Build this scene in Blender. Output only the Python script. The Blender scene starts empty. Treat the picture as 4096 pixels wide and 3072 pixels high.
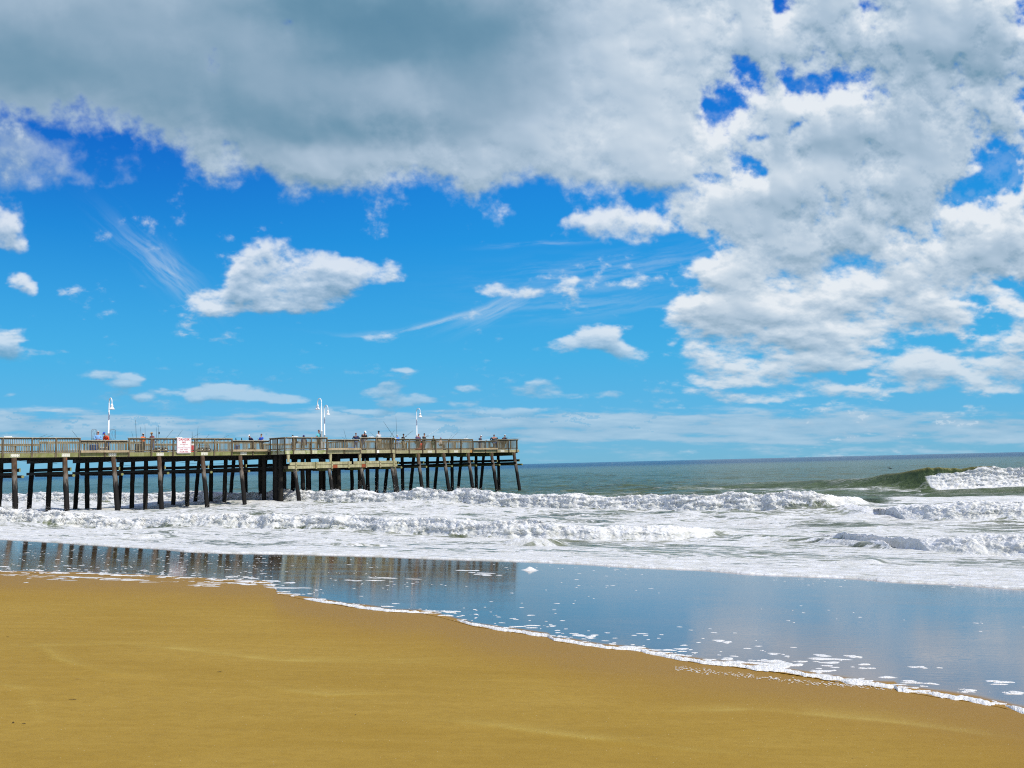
import bpy, math, random
import numpy as np
from mathutils import Vector, Matrix

C = bpy.context.scene.collection
scn = bpy.context.scene
R = math.radians
rnd = random.Random(7)

# ------------------------------------------------------------------ camera
EYE = 3.05                       # eye height above still water
FPX, W_, H_ = 3500.0, 4096.0, 3072.0
PITCH, ROLL = math.atan(321 / 3500.0), R(1.385)
fwd = Vector((0, math.cos(PITCH), math.sin(PITCH)))
right0 = Vector((1, 0, 0)); up0 = right0.cross(fwd)
right = right0 * math.cos(ROLL) - up0 * math.sin(ROLL)
up = right.cross(fwd)
cam_d = bpy.data.cameras.new('camera')
cam = bpy.data.objects.new('camera', cam_d); C.objects.link(cam)
M = Matrix((right, up, -fwd)).transposed().to_4x4(); M.translation = Vector((0, 0, EYE))
cam.matrix_world = M
cam_d.sensor_width = 36.0; cam_d.sensor_fit = 'HORIZONTAL'
cam_d.lens = 36.0 * FPX / W_
cam_d.clip_start = 0.1; cam_d.clip_end = 120000
scn.camera = cam

def ray(px, py):
    return (fwd + right * ((px - W_ / 2) / FPX) + up * (-(py - H_ / 2) / FPX)).normalized()
def at_z(px, py, z=0.0):
    d = ray(px, py); k = (z - EYE) / d.z
    return Vector((d.x * k, d.y * k, z))
def azel(px, py):
    d = ray(px, py); return math.atan2(d.x, d.y), math.asin(d.z)

# ------------------------------------------------------------------ exposure
scn.view_settings.view_transform = 'Standard'
scn.view_settings.look = 'None'
scn.view_settings.exposure = 0.0
scn.view_settings.gamma = 1.0
scn.cycles.max_bounces = 6
scn.cycles.diffuse_bounces = 2
scn.cycles.glossy_bounces = 3
scn.cycles.use_denoising = False
scn.cycles.filter_width = 1.1

# ------------------------------------------------------------------ sun
SUN_AZ, SUN_EL = R(125), R(47)
sd = Vector((math.sin(SUN_AZ) * math.cos(SUN_EL), math.cos(SUN_AZ) * math.cos(SUN_EL), math.sin(SUN_EL)))
sun_d = bpy.data.lights.new('sun', 'SUN'); sun_d.energy = 4.0; sun_d.angle = R(0.5); sun_d.color = (1.0, 0.955, 0.87)
sun = bpy.data.objects.new('sun', sun_d); C.objects.link(sun)
sun.rotation_euler = sd.to_track_quat('Z', 'Y').to_euler()

# ------------------------------------------------------------------ node helper
class NT:
    def __init__(s, tree): s.t = tree; s.n = tree.nodes; s.l = tree.links
    def new(s, typ, **kw):
        n = s.n.new(typ)
        for k, v in kw.items(): setattr(n, k, v)
        return n
    def put(s, sock, v):
        if isinstance(v, bpy.types.NodeSocket): s.l.new(v, sock)
        elif v is not None:
            if hasattr(sock, 'default_value'):
                dv = sock.default_value
                if hasattr(dv, '__len__') and not hasattr(v, '__len__'): v = (v,) * len(dv)
                if hasattr(dv, '__len__') and len(dv) == 4 and len(v) == 3: v = (*v, 1)
                sock.default_value = v
    def m(s, op, a, b=None, c=None, clamp=False):
        n = s.new('ShaderNodeMath', operation=op, use_clamp=clamp)
        s.put(n.inputs[0], a); s.put(n.inputs[1], b); s.put(n.inputs[2], c)
        return n.outputs[0]
    def v(s, op, a, b=None, c=None):
        n = s.new('ShaderNodeVectorMath', operation=op)
        s.put(n.inputs[0], a); s.put(n.inputs[1], b); s.put(n.inputs[2], c)
        return n.outputs['Value'] if op in ('LENGTH', 'DOT_PRODUCT') else n.outputs[0]
    def sm(s, x, a, b, lo=0.0, hi=1.0, kind='SMOOTHSTEP'):
        n = s.new('ShaderNodeMapRange', interpolation_type=kind)
        if kind == 'LINEAR': n.clamp = True
        for i, q in enumerate((x, a, b, lo, hi)): s.put(n.inputs[i], q)
        return n.outputs[0]
    def mix(s, f, a, b):
        n = s.new('ShaderNodeMix', data_type='RGBA')
        s.put(n.inputs[0], f); s.put(n.inputs[6], a); s.put(n.inputs[7], b)
        return n.outputs[2]
    def noise(s, vec, scale=1.0, detail=4.0, rough=0.5, lac=2.0, dist=0.0, dim='3D'):
        n = s.new('ShaderNodeTexNoise', noise_dimensions=dim)
        s.put(n.inputs['Vector'], vec); s.put(n.inputs['Scale'], scale); s.put(n.inputs['Detail'], detail)
        s.put(n.inputs['Roughness'], rough); s.put(n.inputs['Lacunarity'], lac); s.put(n.inputs['Distortion'], dist)
        return n.outputs[0]
    def comb(s, x, y, z=0.0):
        n = s.new('ShaderNodeCombineXYZ')
        s.put(n.inputs[0], x); s.put(n.inputs[1], y); s.put(n.inputs[2], z)
        return n.outputs[0]
    def sep(s, v):
        n = s.new('ShaderNodeSeparateXYZ'); s.put(n.inputs[0], v); return n.outputs
    def bump(s, h, strength=0.5, dist=0.02, normal=None):
        n = s.new('ShaderNodeBump'); s.put(n.inputs['Strength'], strength); s.put(n.inputs['Distance'], dist)
        s.put(n.inputs['Height'], h)
        if normal is not None: s.put(n.inputs['Normal'], normal)
        return n.outputs[0]
    def attr(s, name):
        return s.new('ShaderNodeAttribute', attribute_name=name).outputs['Fac']

# ------------------------------------------------------------------ numpy noise
_rs = np.random.RandomState(11)
_perm = _rs.permutation(256).astype(np.int32); _perm = np.concatenate([_perm, _perm, _perm])
_g3 = _rs.normal(size=(256, 3)).astype(np.float32); _g3 /= np.linalg.norm(_g3, axis=1, keepdims=True)
def perlin(x, y, z=None):
    x = np.asarray(x, np.float32); y = np.asarray(y, np.float32)
    z = np.zeros_like(x) + np.float32(0.37) if z is None else np.asarray(z, np.float32)
    xi = np.floor(x).astype(np.int32); yi = np.floor(y).astype(np.int32); zi = np.floor(z).astype(np.int32)
    xf = x - xi; yf = y - yi; zf = z - zi
    u = xf * xf * xf * (xf * (xf * 6 - 15) + 10); v = yf * yf * yf * (yf * (yf * 6 - 15) + 10); w = zf * zf * zf * (zf * (zf * 6 - 15) + 10)
    xi &= 255; yi &= 255; zi &= 255
    res = 0
    for dx in (0, 1):
        wx = u if dx else 1 - u
        a = _perm[xi + dx]
        for dy in (0, 1):
            wy = v if dy else 1 - v
            b = _perm[a + yi + dy]
            for dz in (0, 1):
                wz = w if dz else 1 - w
                g = _g3[_perm[b + zi + dz]]
                res = res + wx * wy * wz * (g[..., 0] * (xf - dx) + g[..., 1] * (yf - dy) + g[..., 2] * (zf - dz))
    return res * 1.5
def fbm(x, y, z=None, oct=4, gain=0.5):
    r = 0; a = 1.0; f = 1.0
    for i in range(oct):
        r = r + a * perlin(x * f + 17.3 * i, y * f + 9.1 * i, None if z is None else z * f); a *= gain; f *= 2.03
    return r
def sstep(a, b, x):
    t = np.clip((x - a) / (b - a), 0, 1); return t * t * (3 - 2 * t)

# ------------------------------------------------------------------ cloud layer: cover and light by sky direction
# blobs: centre x, centre y, radius x, radius y, weight (guide pixels of the photograph, turned into directions)
BANK = [(850, 230, 260, 200, 1), (1150, 80, 300, 200, 1), (-100, 60, 500, 260, 1), (300, 60, 500, 270, 1), (700, 150, 500, 290, 1), (1000, 280, 420, 330, 1), (1250, 430, 330, 270, 1), (1330, 560, 200, 190, .9), (1600, 400, 420, 290, 1), (1900, 350, 420, 330, 1),
        (2200, 350, 450, 330, 1), (2500, 330, 330, 330, 1), (2640, 520, 330, 180, .9), (2850, 580, 260, 120, .9), (2000, 560, 500, 130, .8), (1500, -60, 1500, 400, 1), (2700, 120, 420, 250, 1), (3000, 560, 160, 110, .6),
        (3050, 100, 170, 200, .8), (3400, 150, 420, 330, 1), (3800, 250, 450, 420, 1), (3050, 400, 200, 130, .9), (3300, 480, 330, 240, 1), (3600, 600, 420, 200, 1), (4050, 520, 260, 230, 1), (3100, -100, 900, 200, .8),
        (3250, 740, 330, 150, 1), (3500, 800, 420, 170, 1), (3000, 880, 230, 90, .85), (3200, 900, 260, 90, .8), (4000, 900, 260, 170, 1), (3750, 900, 200, 110, .8), (2800, 810, 230, 60, .6), (3020, 760, 160, 90, .7)]
GAPS = [(2850, 430, 85, 65, 1.5), (2925, 280, 80, 32, 1.1), (3000, 330, 70, 32, .9), (3165, 300, 75, 55, 1.2), (3335, 335, 50, 45, .8), (3230, 480, 45, 60, .8), (3110, 565, 50, 35, .8), (3140, 30, 45, 60, 1.2), (3060, 697, 75, 34, 1.3), (4000, 690, 90, 80, 1.35), (3900, 760, 90, 50, 1.0),
        (3550, 870, 90, 30, .8), (3600, 940, 80, 35, .7)]
CUMU = [(2500, 890, 120, 75, .95), (2590, 920, 110, 60, .9), (2340, 925, 90, 42, .55), (2300, 900, 50, 30, .4), (2760, 835, 110, 45, .65), (2900, 870, 130, 60, .8),
        (3000, 1060, 90, 90, .9), (3130, 1000, 130, 90, .95), (3350, 960, 180, 70, .9), (3450, 930, 160, 80, .9), (3250, 1060, 120, 80, .9), (3900, 1000, 260, 70, .9), (4050, 1050, 120, 60, .7), (3620, 1010, 90, 30, .5),
        (2870, 1130, 110, 42, .85), (3000, 1110, 150, 80, 1), (3130, 1150, 180, 90, 1), (3350, 1130, 200, 90, 1), (3500, 1160, 180, 90, 1), (3700, 1130, 170, 80, 1), (3850, 1110, 110, 80, 1), (3930, 1150, 60, 50, .7),
        (2830, 1260, 120, 50, .9), (3000, 1260, 200, 80, 1), (3250, 1270, 250, 80, 1), (3500, 1260, 250, 70, 1), (3700, 1290, 150, 50, .8), (2880, 1330, 120, 60, .9), (3100, 1370, 250, 60, .9), (3350, 1350, 250, 50, .85),
        (2900, 1420, 120, 40, .8), (3100, 1450, 260, 55, .95), (3350, 1440, 150, 32, .8), (2900, 1500, 130, 32, .7), (3060, 1500, 170, 40, .8), (4020, 1215, 110, 45, .8), (4070, 1280, 90, 60, .8), (3950, 1390, 100, 32, .7), (4030, 1380, 60, 40, .6),
        (1090, 1060, 130, 75, 1), (1010, 1110, 110, 75, 1), (1180, 1100, 90, 80, .7), (1280, 1070, 70, 65, 1), (1300, 1130, 140, 75, 1), (850, 1175, 95, 42, .95), (960, 1190, 130, 55, 1), (1110, 1200, 150, 65, 1), (1230, 1180, 140, 65, 1), (1080, 1245, 80, 28, .8),
        (1440, 1110, 110, 48, .85), (1540, 1090, 85, 40, .75), (1350, 1180, 80, 45, .8),
        (2290, 1365, 40, 30, .75), (2390, 1345, 90, 42, 1), (2470, 1365, 60, 40, .8), (2530, 1415, 75, 28, .75), (2240, 1395, 60, 18, .5), (2710, 1350, 30, 20, .5), (2370, 1455, 30, 20, .35),
        (1960, 1170, 90, 28, .5), (2060, 1150, 100, 30, .62), (2150, 1145, 50, 25, .4), (2290, 1140, 60, 20, .5), (2600, 1145, 60, 30, .42), (1160, 900, 60, 20, .3), (870, 955, 50, 18, .3), (1580, 1370, 60, 22, .5), (2150, 1425, 30, 18, .35),
        (3560, 1470, 60, 40, .7), (3700, 1450, 110, 62, 1), (3800, 1470, 60, 45, .9), (3700, 1510, 150, 30, .8), (3700, 1555, 90, 24, .75), (3930, 1500, 110, 50, 1), (4050, 1475, 90, 50, 1), (4000, 1545, 160, 32, .8),
        (2200, 1565, 90, 26, .75), (2100, 1570, 60, 18, .5), (2390, 1583, 90, 16, .6), (2460, 1583, 50, 16, .5), (2840, 1560, 60, 20, .6), (3000, 1590, 150, 25, .7), (3250, 1560, 160, 30, .7), (3450, 1580, 150, 28, .65),
        (400, 1520, 100, 30, .9), (440, 1530, 70, 30, .6), (560, 1580, 60, 18, .5), (680, 1578, 60, 16, .5), (390, 1600, 60, 28, .45), (900, 1580, 110, 26, 1), (1020, 1578, 160, 34, 1.1), (1120, 1590, 80, 22, 1), (820, 1605, 60, 20, .6),
        (1560, 1565, 80, 24, .8), (1640, 1605, 90, 24, 1), (1500, 1570, 50, 16, .5), (1720, 1610, 50, 12, .5), (1890, 1555, 40, 12, .6), (1860, 1610, 60, 16, .55), (1570, 1485, 40, 14, .6), (600, 1415, 25, 10, .5), (1500, 1640, 110, 14, .9), (2050, 1640, 140, 16, .8),
        (10, 900, 60, 70, 1.1), (30, 950, 60, 50, .9), (50, 1125, 70, 42, 1), (30, 1370, 85, 40, 1), (60, 1410, 110, 28, .7), (200, 1410, 60, 14, .5), (260, 1460, 110, 14, .5), (120, 1450, 50, 10, .4), (10, 1585, 40, 8, .5)]
WISP = [(170, 560, 130, 60, .38), (150, 640, 130, 90, .68), (310, 600, 80, 70, .52), (340, 680, 90, 50, .4), (520, 560, 90, 80, .34), (500, 690, 110, 60, .35), (60, 740, 90, 40, .4), (30, 490, 110, 60, .42), (690, 640, 60, 60, .3), (250, 340, 60, 50, .25), (940, 680, 60, 50, .2), (1480, 730, 120, 40, .3), (1180, 830, 90, 30, .3),
        (1780, 690, 90, 40, .35), (1980, 640, 110, 60, .4), (2150, 710, 120, 40, .35), (2460, 780, 50, 60, .35), (1900, 770, 110, 40, .25)]
DARK = [(1720, 90, 560, 190, .80), (2030, 190, 260, 170, .30), (1300, 60, 420, 110, .30), (2050, 380, 230, 110, .35), (1080, 470, 420, 120, .42), (1500, 530, 420, 70, .28), (700, 330, 420, 130, .30), (500, 60, 500, 60, .12), (60, 220, 400, 130, .5), (1800, 480, 380, 70, .22), (1500, 230, 260, 60, .2),
        (3500, 240, 420, 120, .34), (3800, 250, 260, 100, .26), (4000, 150, 180, 220, .26), (3380, 560, 190, 80, .42), (3600, 480, 160, 60, .22), (3150, 640, 190, 50, .25), (3280, 850, 300, 60, .42), (3700, 790, 260, 60, .25), (4000, 980, 240, 50, .25), (2950, 250, 130, 50, .12), (3900, 530, 260, 90, .28), (3300, 1010, 160, 40, .2)]
LITE = [(2450, 200, 420, 190, .20), (2650, 560, 420, 120, .14), (3150, 700, 300, 60, .16), (3900, 850, 300, 80, .15), (3300, 1150, 400, 120, .10), (2550, 150, 260, 120, .22), (2900, 90, 240, 80, .30), (3080, 120, 90, 60, .2), (2100, 480, 260, 90, .16), (2700, 570, 300, 90, .26), (2500, 450, 200, 70, .2), (3420, 360, 90, 60, .3), (3280, 700, 230, 60, .32), (3350, 640, 120, 50, .2), (1640, 350, 160, 60, .14), (1280, 640, 200, 60, .2), (3950, 860, 200, 60, .2), (1270, 1050, 60, 50, .15), (1100, 1040, 110, 40, .15), (2540, 925, 60, 40, .15), (1650, 620, 300, 50, .1)]
CIRRUS = [(1720, 1300, 14, 330, 16, .12, 1.0, .95), (2000, 1235, 22, 230, 45, .0, 2.0, .5), (640, 1060, -42, 260, 70, .0, 4.0, .55), (700, 1100, -58, 150, 50, .1, 5.0, .4), (2450, 1090, 8, 520, 80, .05, 7.0, .42), (2350, 1230, 8, 450, 60, .1, 9.0, .3), (2700, 1222, 3, 150, 10, .0, 3.0, .5), (2200, 975, 5, 260, 12, 0, 6.0, .4)]
def cloud_layer(PX, PY, EL):
    """PX, PY guide coordinates (any array), EL elevation in radians -> alpha, lightness"""
    sc_ = 1 / (1 + np.maximum(PY - 900, 0) / 350)                   # features flatten towards the horizon
    yn = PY + np.maximum(PY - 900, 0) ** 2 / 800
    X1, Y1 = PX / 420.0, yn / 420.0
    wx = fbm(X1 * 1.1 + 3, Y1 * 1.1, oct=5, gain=.55); wy = fbm(X1 * 1.1 + 13, Y1 * 1.1 + 7, oct=5, gain=.55)
    def fld(bl, amp):
        qx = PX + wx * amp; qy = PY + wy * amp * .6 * np.clip(sc_ * 1.6, .25, 1)
        a = np.zeros_like(PX)
        for cx, cy, rx, ry, w in bl:
            d2 = ((qx - cx) / (rx * 1.25)) ** 2 + ((qy - cy) / (ry * 1.25)) ** 2
            a = 1 - (1 - a) * (1 - np.clip(w, 0, 2) * np.exp(-d2 * d2 * 1.2)) if bl is not GAPS and w <= 1 else a + w * np.exp(-d2 * 1.3)
        return a
    bank = fld(BANK, 130); gaps = fld(GAPS, 120); cumu = fld(CUMU, 85); wisp = fld(WISP, 110)
    n = fbm(X1 * 1.6 + 50, Y1 * 1.9, oct=8, gain=.56)
    nf = fbm(X1 * 6 + 5, Y1 * 7, oct=6, gain=.6)
    hor = np.exp(-((PY - 1700 - .0 * PX) / 75.0) ** 2) * (.72 + .2 * perlin(PX / 500, PY * 0 + 2)) + .35 * sstep(1600, 1750, PY)
    hor = hor * (1 - .25 * sstep(2900, 2100, PX) * sstep(1500, 1900, PX) * sstep(1660, 1600, PY))
    nh = fbm(PX / 260, PY / 34, oct=6, gain=.58)
    db = np.minimum(bank, 1) * 1.15 - gaps * .8 - .42 + .16 * sstep(2400, 1500, PX) * sstep(.7, 1, bank) + n * (.38 + .2 * sstep(2500, 3200, PX)) + nf * (.22 + .16 * sstep(2500, 3000, PX))
    dc = np.minimum(cumu, 1.0) * 1.05 - .50 + n * .40 + nf * .26
    dw = wisp * 1.05 - .45 + n * .30 + nf * .22
    dh = hor * 1.0 - .45 + nh * .55 * np.clip(hor * 1.6, 0, 1)
    ab = sstep(-.24, .52, db); ac = sstep(-.24, .52, dc); aw = sstep(-.25, .65, dw) * .8; ah = sstep(-.1, .5, dh) * .75
    ab = np.maximum(ab, .16 * sstep(-1.2, -.2, db) * sstep(-.5, .6, nf) * (bank > .5))
    aw = aw * .85; ac = ac * (1 - .14 * sstep(2700, 2200, PX) * sstep(700, 800, PY))
    dens = np.maximum(np.maximum(db, dc), np.maximum(dw * .6, -.3))
    alpha = 1 - (1 - ab) * (1 - ac) * (1 - aw) * (1 - ah)
    pos = np.clip(dens + .1, 0, .9)
    # light: sun stands high behind the viewer; tops bright, undersides grey
    step = abs(PY[1, 0] - PY[0, 0]); 
    def up(a, d):
        k = max(1, int(d / step)); k = min(k, a.shape[0] - 1)
        if PY[1, 0] > PY[0, 0]: r = np.concatenate([np.repeat(a[:1], k, 0), a[:-k]])
        else: r = np.concatenate([a[k:], np.repeat(a[-1:], k, 0)])
        return r
    def side(a, d):
        k = max(1, int(d / step)); return np.concatenate([a[:, k:], np.repeat(a[:, -1:], k, 1)], 1)
    sh = 0
    for d_, w_ in ((14, .16), (34, .24), (70, .30), (120, .22)): sh = sh + w_ * (up(pos, d_) - pos * .80)
    ns = fbm(X1 * 1.6 + 50, Y1 * 1.9, oct=3, gain=.45); ns2 = fbm(X1 * 3.4 + 9, Y1 * 4.2, oct=3, gain=.5)
    rel = (ns - up(side(ns, 30), 40)) * 1.0 + (ns2 - up(side(ns2, 16), 20)) * .28
    rel2 = nf - up(side(nf, 8), 10)
    soft = sstep(900, 300, PY) * sstep(2900, 1800, PX)             # the smooth grey bank on the upper left
    fine = sstep(1900, 500, PY)
    L = .84 - sh * (1.0 - .8 * soft) + (rel * .34 + rel2 * .010) * (1 - .82 * soft) - .10 * sstep(.25, .9, pos) + .10 * sstep(1200, 3000, PX)
    dk = 0; 
    qx = PX + wx * 90; qy = PY + wy * 70
    for cx, cy, rx, ry, w in DARK: dk = dk + w * np.exp(-(((qx - cx) / (rx * 1.1)) ** 2 + ((qy - cy) / (ry * 1.1)) ** 2) ** 1.15)
    for cx, cy, rx, ry, w in LITE: dk = dk - w * .7 * np.exp(-(((qx - cx) / rx) ** 2 + ((qy - cy) / ry) ** 2))
    L = L - dk * .52 - .09 * soft - .12 * sstep(2200, 600, PX) * sstep(1100, 200, PY) * (pos > 0)
    edge = 1 - sstep(.2, .95, alpha)
    L = L + .0 * edge
    L = np.where(ah > np.maximum(np.maximum(ab, ac), aw), .70 + nh * .32, L)
    small = sstep(1250, 1500, PY) * sstep(2900, 2500, PX) * (ac > .02)
    L = L - .22 * small; alpha = alpha * (1 - .34 * small)
    L = L + .36 * np.exp(-(((PX - 1000) / 260) ** 2 + ((PY - 1583) / 40) ** 2))
    L = L + .04 * soft * sstep(1500, 900, PX) - .03 + .04 * sstep(1800, 2600, PX)
    L = .66 + (L - .66) * (1 - .22 * sstep(1500, 2600, PX))
    cir = 0
    for cx, cy, ang, rx, ry, bend, sd_, st_ in CIRRUS:
        c_, s_ = math.cos(math.radians(ang)), math.sin(math.radians(ang))
        dx, dy = PX - cx + wx * 20, -(PY - cy) + wy * 12
        u = dx * c_ + dy * s_; v = -dx * s_ + dy * c_; v = v - bend * u * u / rx
        nn = fbm(u / 260 + sd_, v / 22, oct=5, gain=.6)
        cir = cir + st_ * .58 * np.exp(-((u / rx) ** 2 + (v / ry) ** 2) * 1.6) * sstep(-.55, .75, nn)
    cir = np.clip(cir, 0, .75)
    L = np.where(alpha > .02, (L * alpha + .86 * cir * (1 - alpha)) / np.maximum(alpha + cir * (1 - alpha), .01), .86)
    alpha = 1 - (1 - alpha) * (1 - cir)
    L = L - .14 * sstep(0, .3, aw) * (1 - sstep(0, .4, ab))
    L = np.where(L < .3, .3 - .26 * (1 - np.exp(-(.3 - L) / .26)), L)
    return np.clip(alpha * .985, 0, 1), np.clip(L, 0, 1)
LRAMP = (np.array([0, .22, .42, .62, .82, 1.0]), np.array([(.065, .20, .315), (.16, .305, .425), (.285, .415, .54), (.43, .55, .675), (.60, .695, .79), (.80, .85, .90)]))
def cloud_rgb(L, EL):
    c = np.stack([np.interp(L, LRAMP[0], LRAMP[1][:, i]) for i in range(3)], -1)
    f = (sstep(.17, .0, EL) * .62)[..., None]
    return c * (1 - f) + f * np.array((.27, .50, .70))

# ------------------------------------------------------------------ sky
world = bpy.data.worlds.new('World'); scn.world = world; world.use_nodes = True
wt = world.node_tree; wt.nodes.clear(); q = NT(wt)
STR = 0.10
def build_sky():
    tc = q.new('ShaderNodeTexCoord').outputs['Generated']
    x, y, z = q.sep(q.v('NORMALIZE', tc))[:3]
    sky = q.new('ShaderNodeTexSky', sky_type='NISHITA')
    sky.sun_disc = False; sky.sun_elevation = SUN_EL; sky.sun_rotation = SUN_AZ
    sky.altitude = 0; sky.air_density = 1.0; sky.dust_density = 0.15; sky.ozone_density = 3.0
    hs = q.new('ShaderNodeHueSaturation'); hs.inputs['Saturation'].default_value = SKY_SAT
    hs.inputs['Value'].default_value = SKY_VAL; hs.inputs['Hue'].default_value = SKY_HUE
    wt.links.new(sky.outputs[0], hs.inputs['Color'])
    az = q.m('ARCTAN2', x, y); el = q.m('ARCSINE', z)
    P = q.comb(az, el, 0.0)
    cr0 = q.new('ShaderNodeValToRGB'); q.put(cr0.inputs[0], q.m('DIVIDE', el, 0.55))
    st = CLEAR
    while len(cr0.color_ramp.elements) < len(st): cr0.color_ramp.elements.new(0.5)
    for e_, (p_, c_) in zip(cr0.color_ramp.elements, st): e_.position = p_; e_.color = (*c_, 1)
    tint = q.v('SCALE', cr0.outputs[0]); tint.node.inputs['Scale'].default_value = 1.0 / STR
    clear = q.mix(0.93, hs.outputs[0], tint)
    clear = q.mix(q.m('MULTIPLY', q.sm(az, 0.1, -0.55), q.sm(el, 0.12, 0.5, 0, 0.75)), clear, (0.02, 0.62, 4.7))
    # the mapped part of the sky: cover and brightness computed below, addressed by azimuth and elevation
    n_r, n_c = 680, 1740
    AZ, EL = np.meshgrid(np.linspace(-.86, .86, n_c), np.linspace(-.01, .66, n_r))
    d = np.stack([np.sin(AZ) * np.cos(EL), np.cos(AZ) * np.cos(EL), np.sin(EL)], -1)
    fz = d @ np.array(fwd); PXm = W_ / 2 + FPX * (d @ np.array(right)) / fz; PYm = H_ / 2 - FPX * (d @ np.array(up)) / fz
    al, L = cloud_layer(PXm, PYm, EL)
    px = np.ones((n_r, n_c, 4), np.float32); px[..., :3] = cloud_rgb(L, EL); px[..., 3] = al
    px[..., :3] *= al[..., None]
    img = bpy.data.images.new('cloud_cover', n_c, n_r, alpha=True, float_buffer=True)
    img.colorspace_settings.name = 'Non-Color'; img.alpha_mode = 'CHANNEL_PACKED'
    img.pixels.foreach_set(px.reshape(-1)); img.update(); img.pack()
    it = q.new('ShaderNodeTexImage'); it.image = img; it.extension = 'EXTEND'; it.interpolation = 'Linear'
    q.put(it.inputs[0], q.comb(q.sm(az, -.86, .86, 0, 1, 'LINEAR'), q.sm(el, -.01, .66, 0, 1, 'LINEAR')))
    # everywhere else, unseen: scattered cloud of the same kind, added to whiten the shade
    NN = q.v('MULTIPLY', q.comb(x, y, z), (1, 1, 1.6))
    gd = q.noise(NN, 2.6, 7.0, .58)
    ga = q.m('MULTIPLY', q.sm(gd, .40, .60), q.sm(z, 0.0, .12, .4, 1.0))
    gc = q.mix(q.noise(NN, 5.0, 4.0, .5), (.30, .42, .55), (.85, .88, .92))
    gp = q.v('SCALE', gc); q.put(gp.node.inputs['Scale'], ga)
    outm = q.m('MAXIMUM', q.sm(el, .50, .64), q.m('MAXIMUM', q.sm(q.m('ABSOLUTE', az), .70, .84), q.m('LESS_THAN', y, 0.05)))
    cc = q.mix(outm, it.outputs[0], gp)
    ca = q.m('ADD', q.m('MULTIPLY', it.outputs[1], q.m('SUBTRACT', 1.0, outm)), q.m('MULTIPLY', ga, outm))
    cs = q.v('SCALE', cc); cs.node.inputs['Scale'].default_value = 1.0 / STR
    cl = q.v('SCALE', clear); q.put(cl.node.inputs['Scale'], q.m('SUBTRACT', 1.0, ca))
    col = q.v('ADD', cs, cl)
    bg = q.new('ShaderNodeBackground'); q.put(bg.inputs['Color'], col); bg.inputs['Strength'].default_value = STR
    out = q.new('ShaderNodeOutputWorld'); wt.links.new(bg.outputs[0], out.inputs[0])
SKY_SAT, SKY_VAL, SKY_HUE = 1.25, 1.3, 0.5
CLEAR = [(0.0, (.135, .45, .68)), (.09, (.085, .44, .76)), (.22, (.045, .42, .78)), (.46, (.010, .30, .76)), (.68, (.004, .19, .70)), (1.0, (.002, .09, .58))]
build_sky()

# ------------------------------------------------------------------ object helpers
def tag(o, label=None, cat=None, group=None, kind=None):
    if label: o['label'] = label
    if cat: o['category'] = cat
    if group: o['group'] = group
    if kind: o['kind'] = kind
    return o
def empty(name, loc, label, cat, group=None, rz=0.0):
    o = bpy.data.objects.new(name, None); C.objects.link(o); o.location = loc; o.rotation_euler = (0, 0, rz)
    o.empty_display_size = 0.2
    return tag(o, label, cat, group)
def grid_mesh(name, X, Y, Z, mat, attrs=None, keep=None):
    nr, nc = X.shape
    me = bpy.data.meshes.new(name)
    co = np.stack([X, Y, Z], -1).reshape(-1, 3).astype(np.float32)
    idx = np.arange(nr * nc).reshape(nr, nc)
    f = np.stack([idx[:-1, :-1], idx[:-1, 1:], idx[1:, 1:], idx[1:, :-1]], -1).reshape(-1, 4)
    if keep is not None:
        kf = keep[:-1, :-1] | keep[:-1, 1:] | keep[1:, 1:] | keep[1:, :-1]
        f = f[kf.reshape(-1)]
        used, inv = np.unique(f, return_inverse=True)
        co = co[used]; f = inv.reshape(-1, 4)
        if attrs: attrs = {k: v.reshape(-1)[used] for k, v in attrs.items()}
    me.vertices.add(len(co)); me.vertices.foreach_set('co', co.reshape(-1))
    me.loops.add(f.size); me.loops.foreach_set('vertex_index', f.reshape(-1).astype(np.int32))
    me.polygons.add(len(f)); me.polygons.foreach_set('loop_start', np.arange(0, f.size, 4, dtype=np.int32))
    me.polygons.foreach_set('loop_total', np.full(len(f), 4, np.int32))
    me.update(calc_edges=True)
    me.polygons.foreach_set('use_smooth', np.ones(len(f), bool))
    for k, v in (attrs or {}).items():
        a = me.attributes.new(k, 'FLOAT', 'POINT'); a.data.foreach_set('value', np.ascontiguousarray(v, np.float32).reshape(-1))
    me.materials.append(mat)
    o = bpy.data.objects.new(name, me); C.objects.link(o)
    return o

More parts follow.
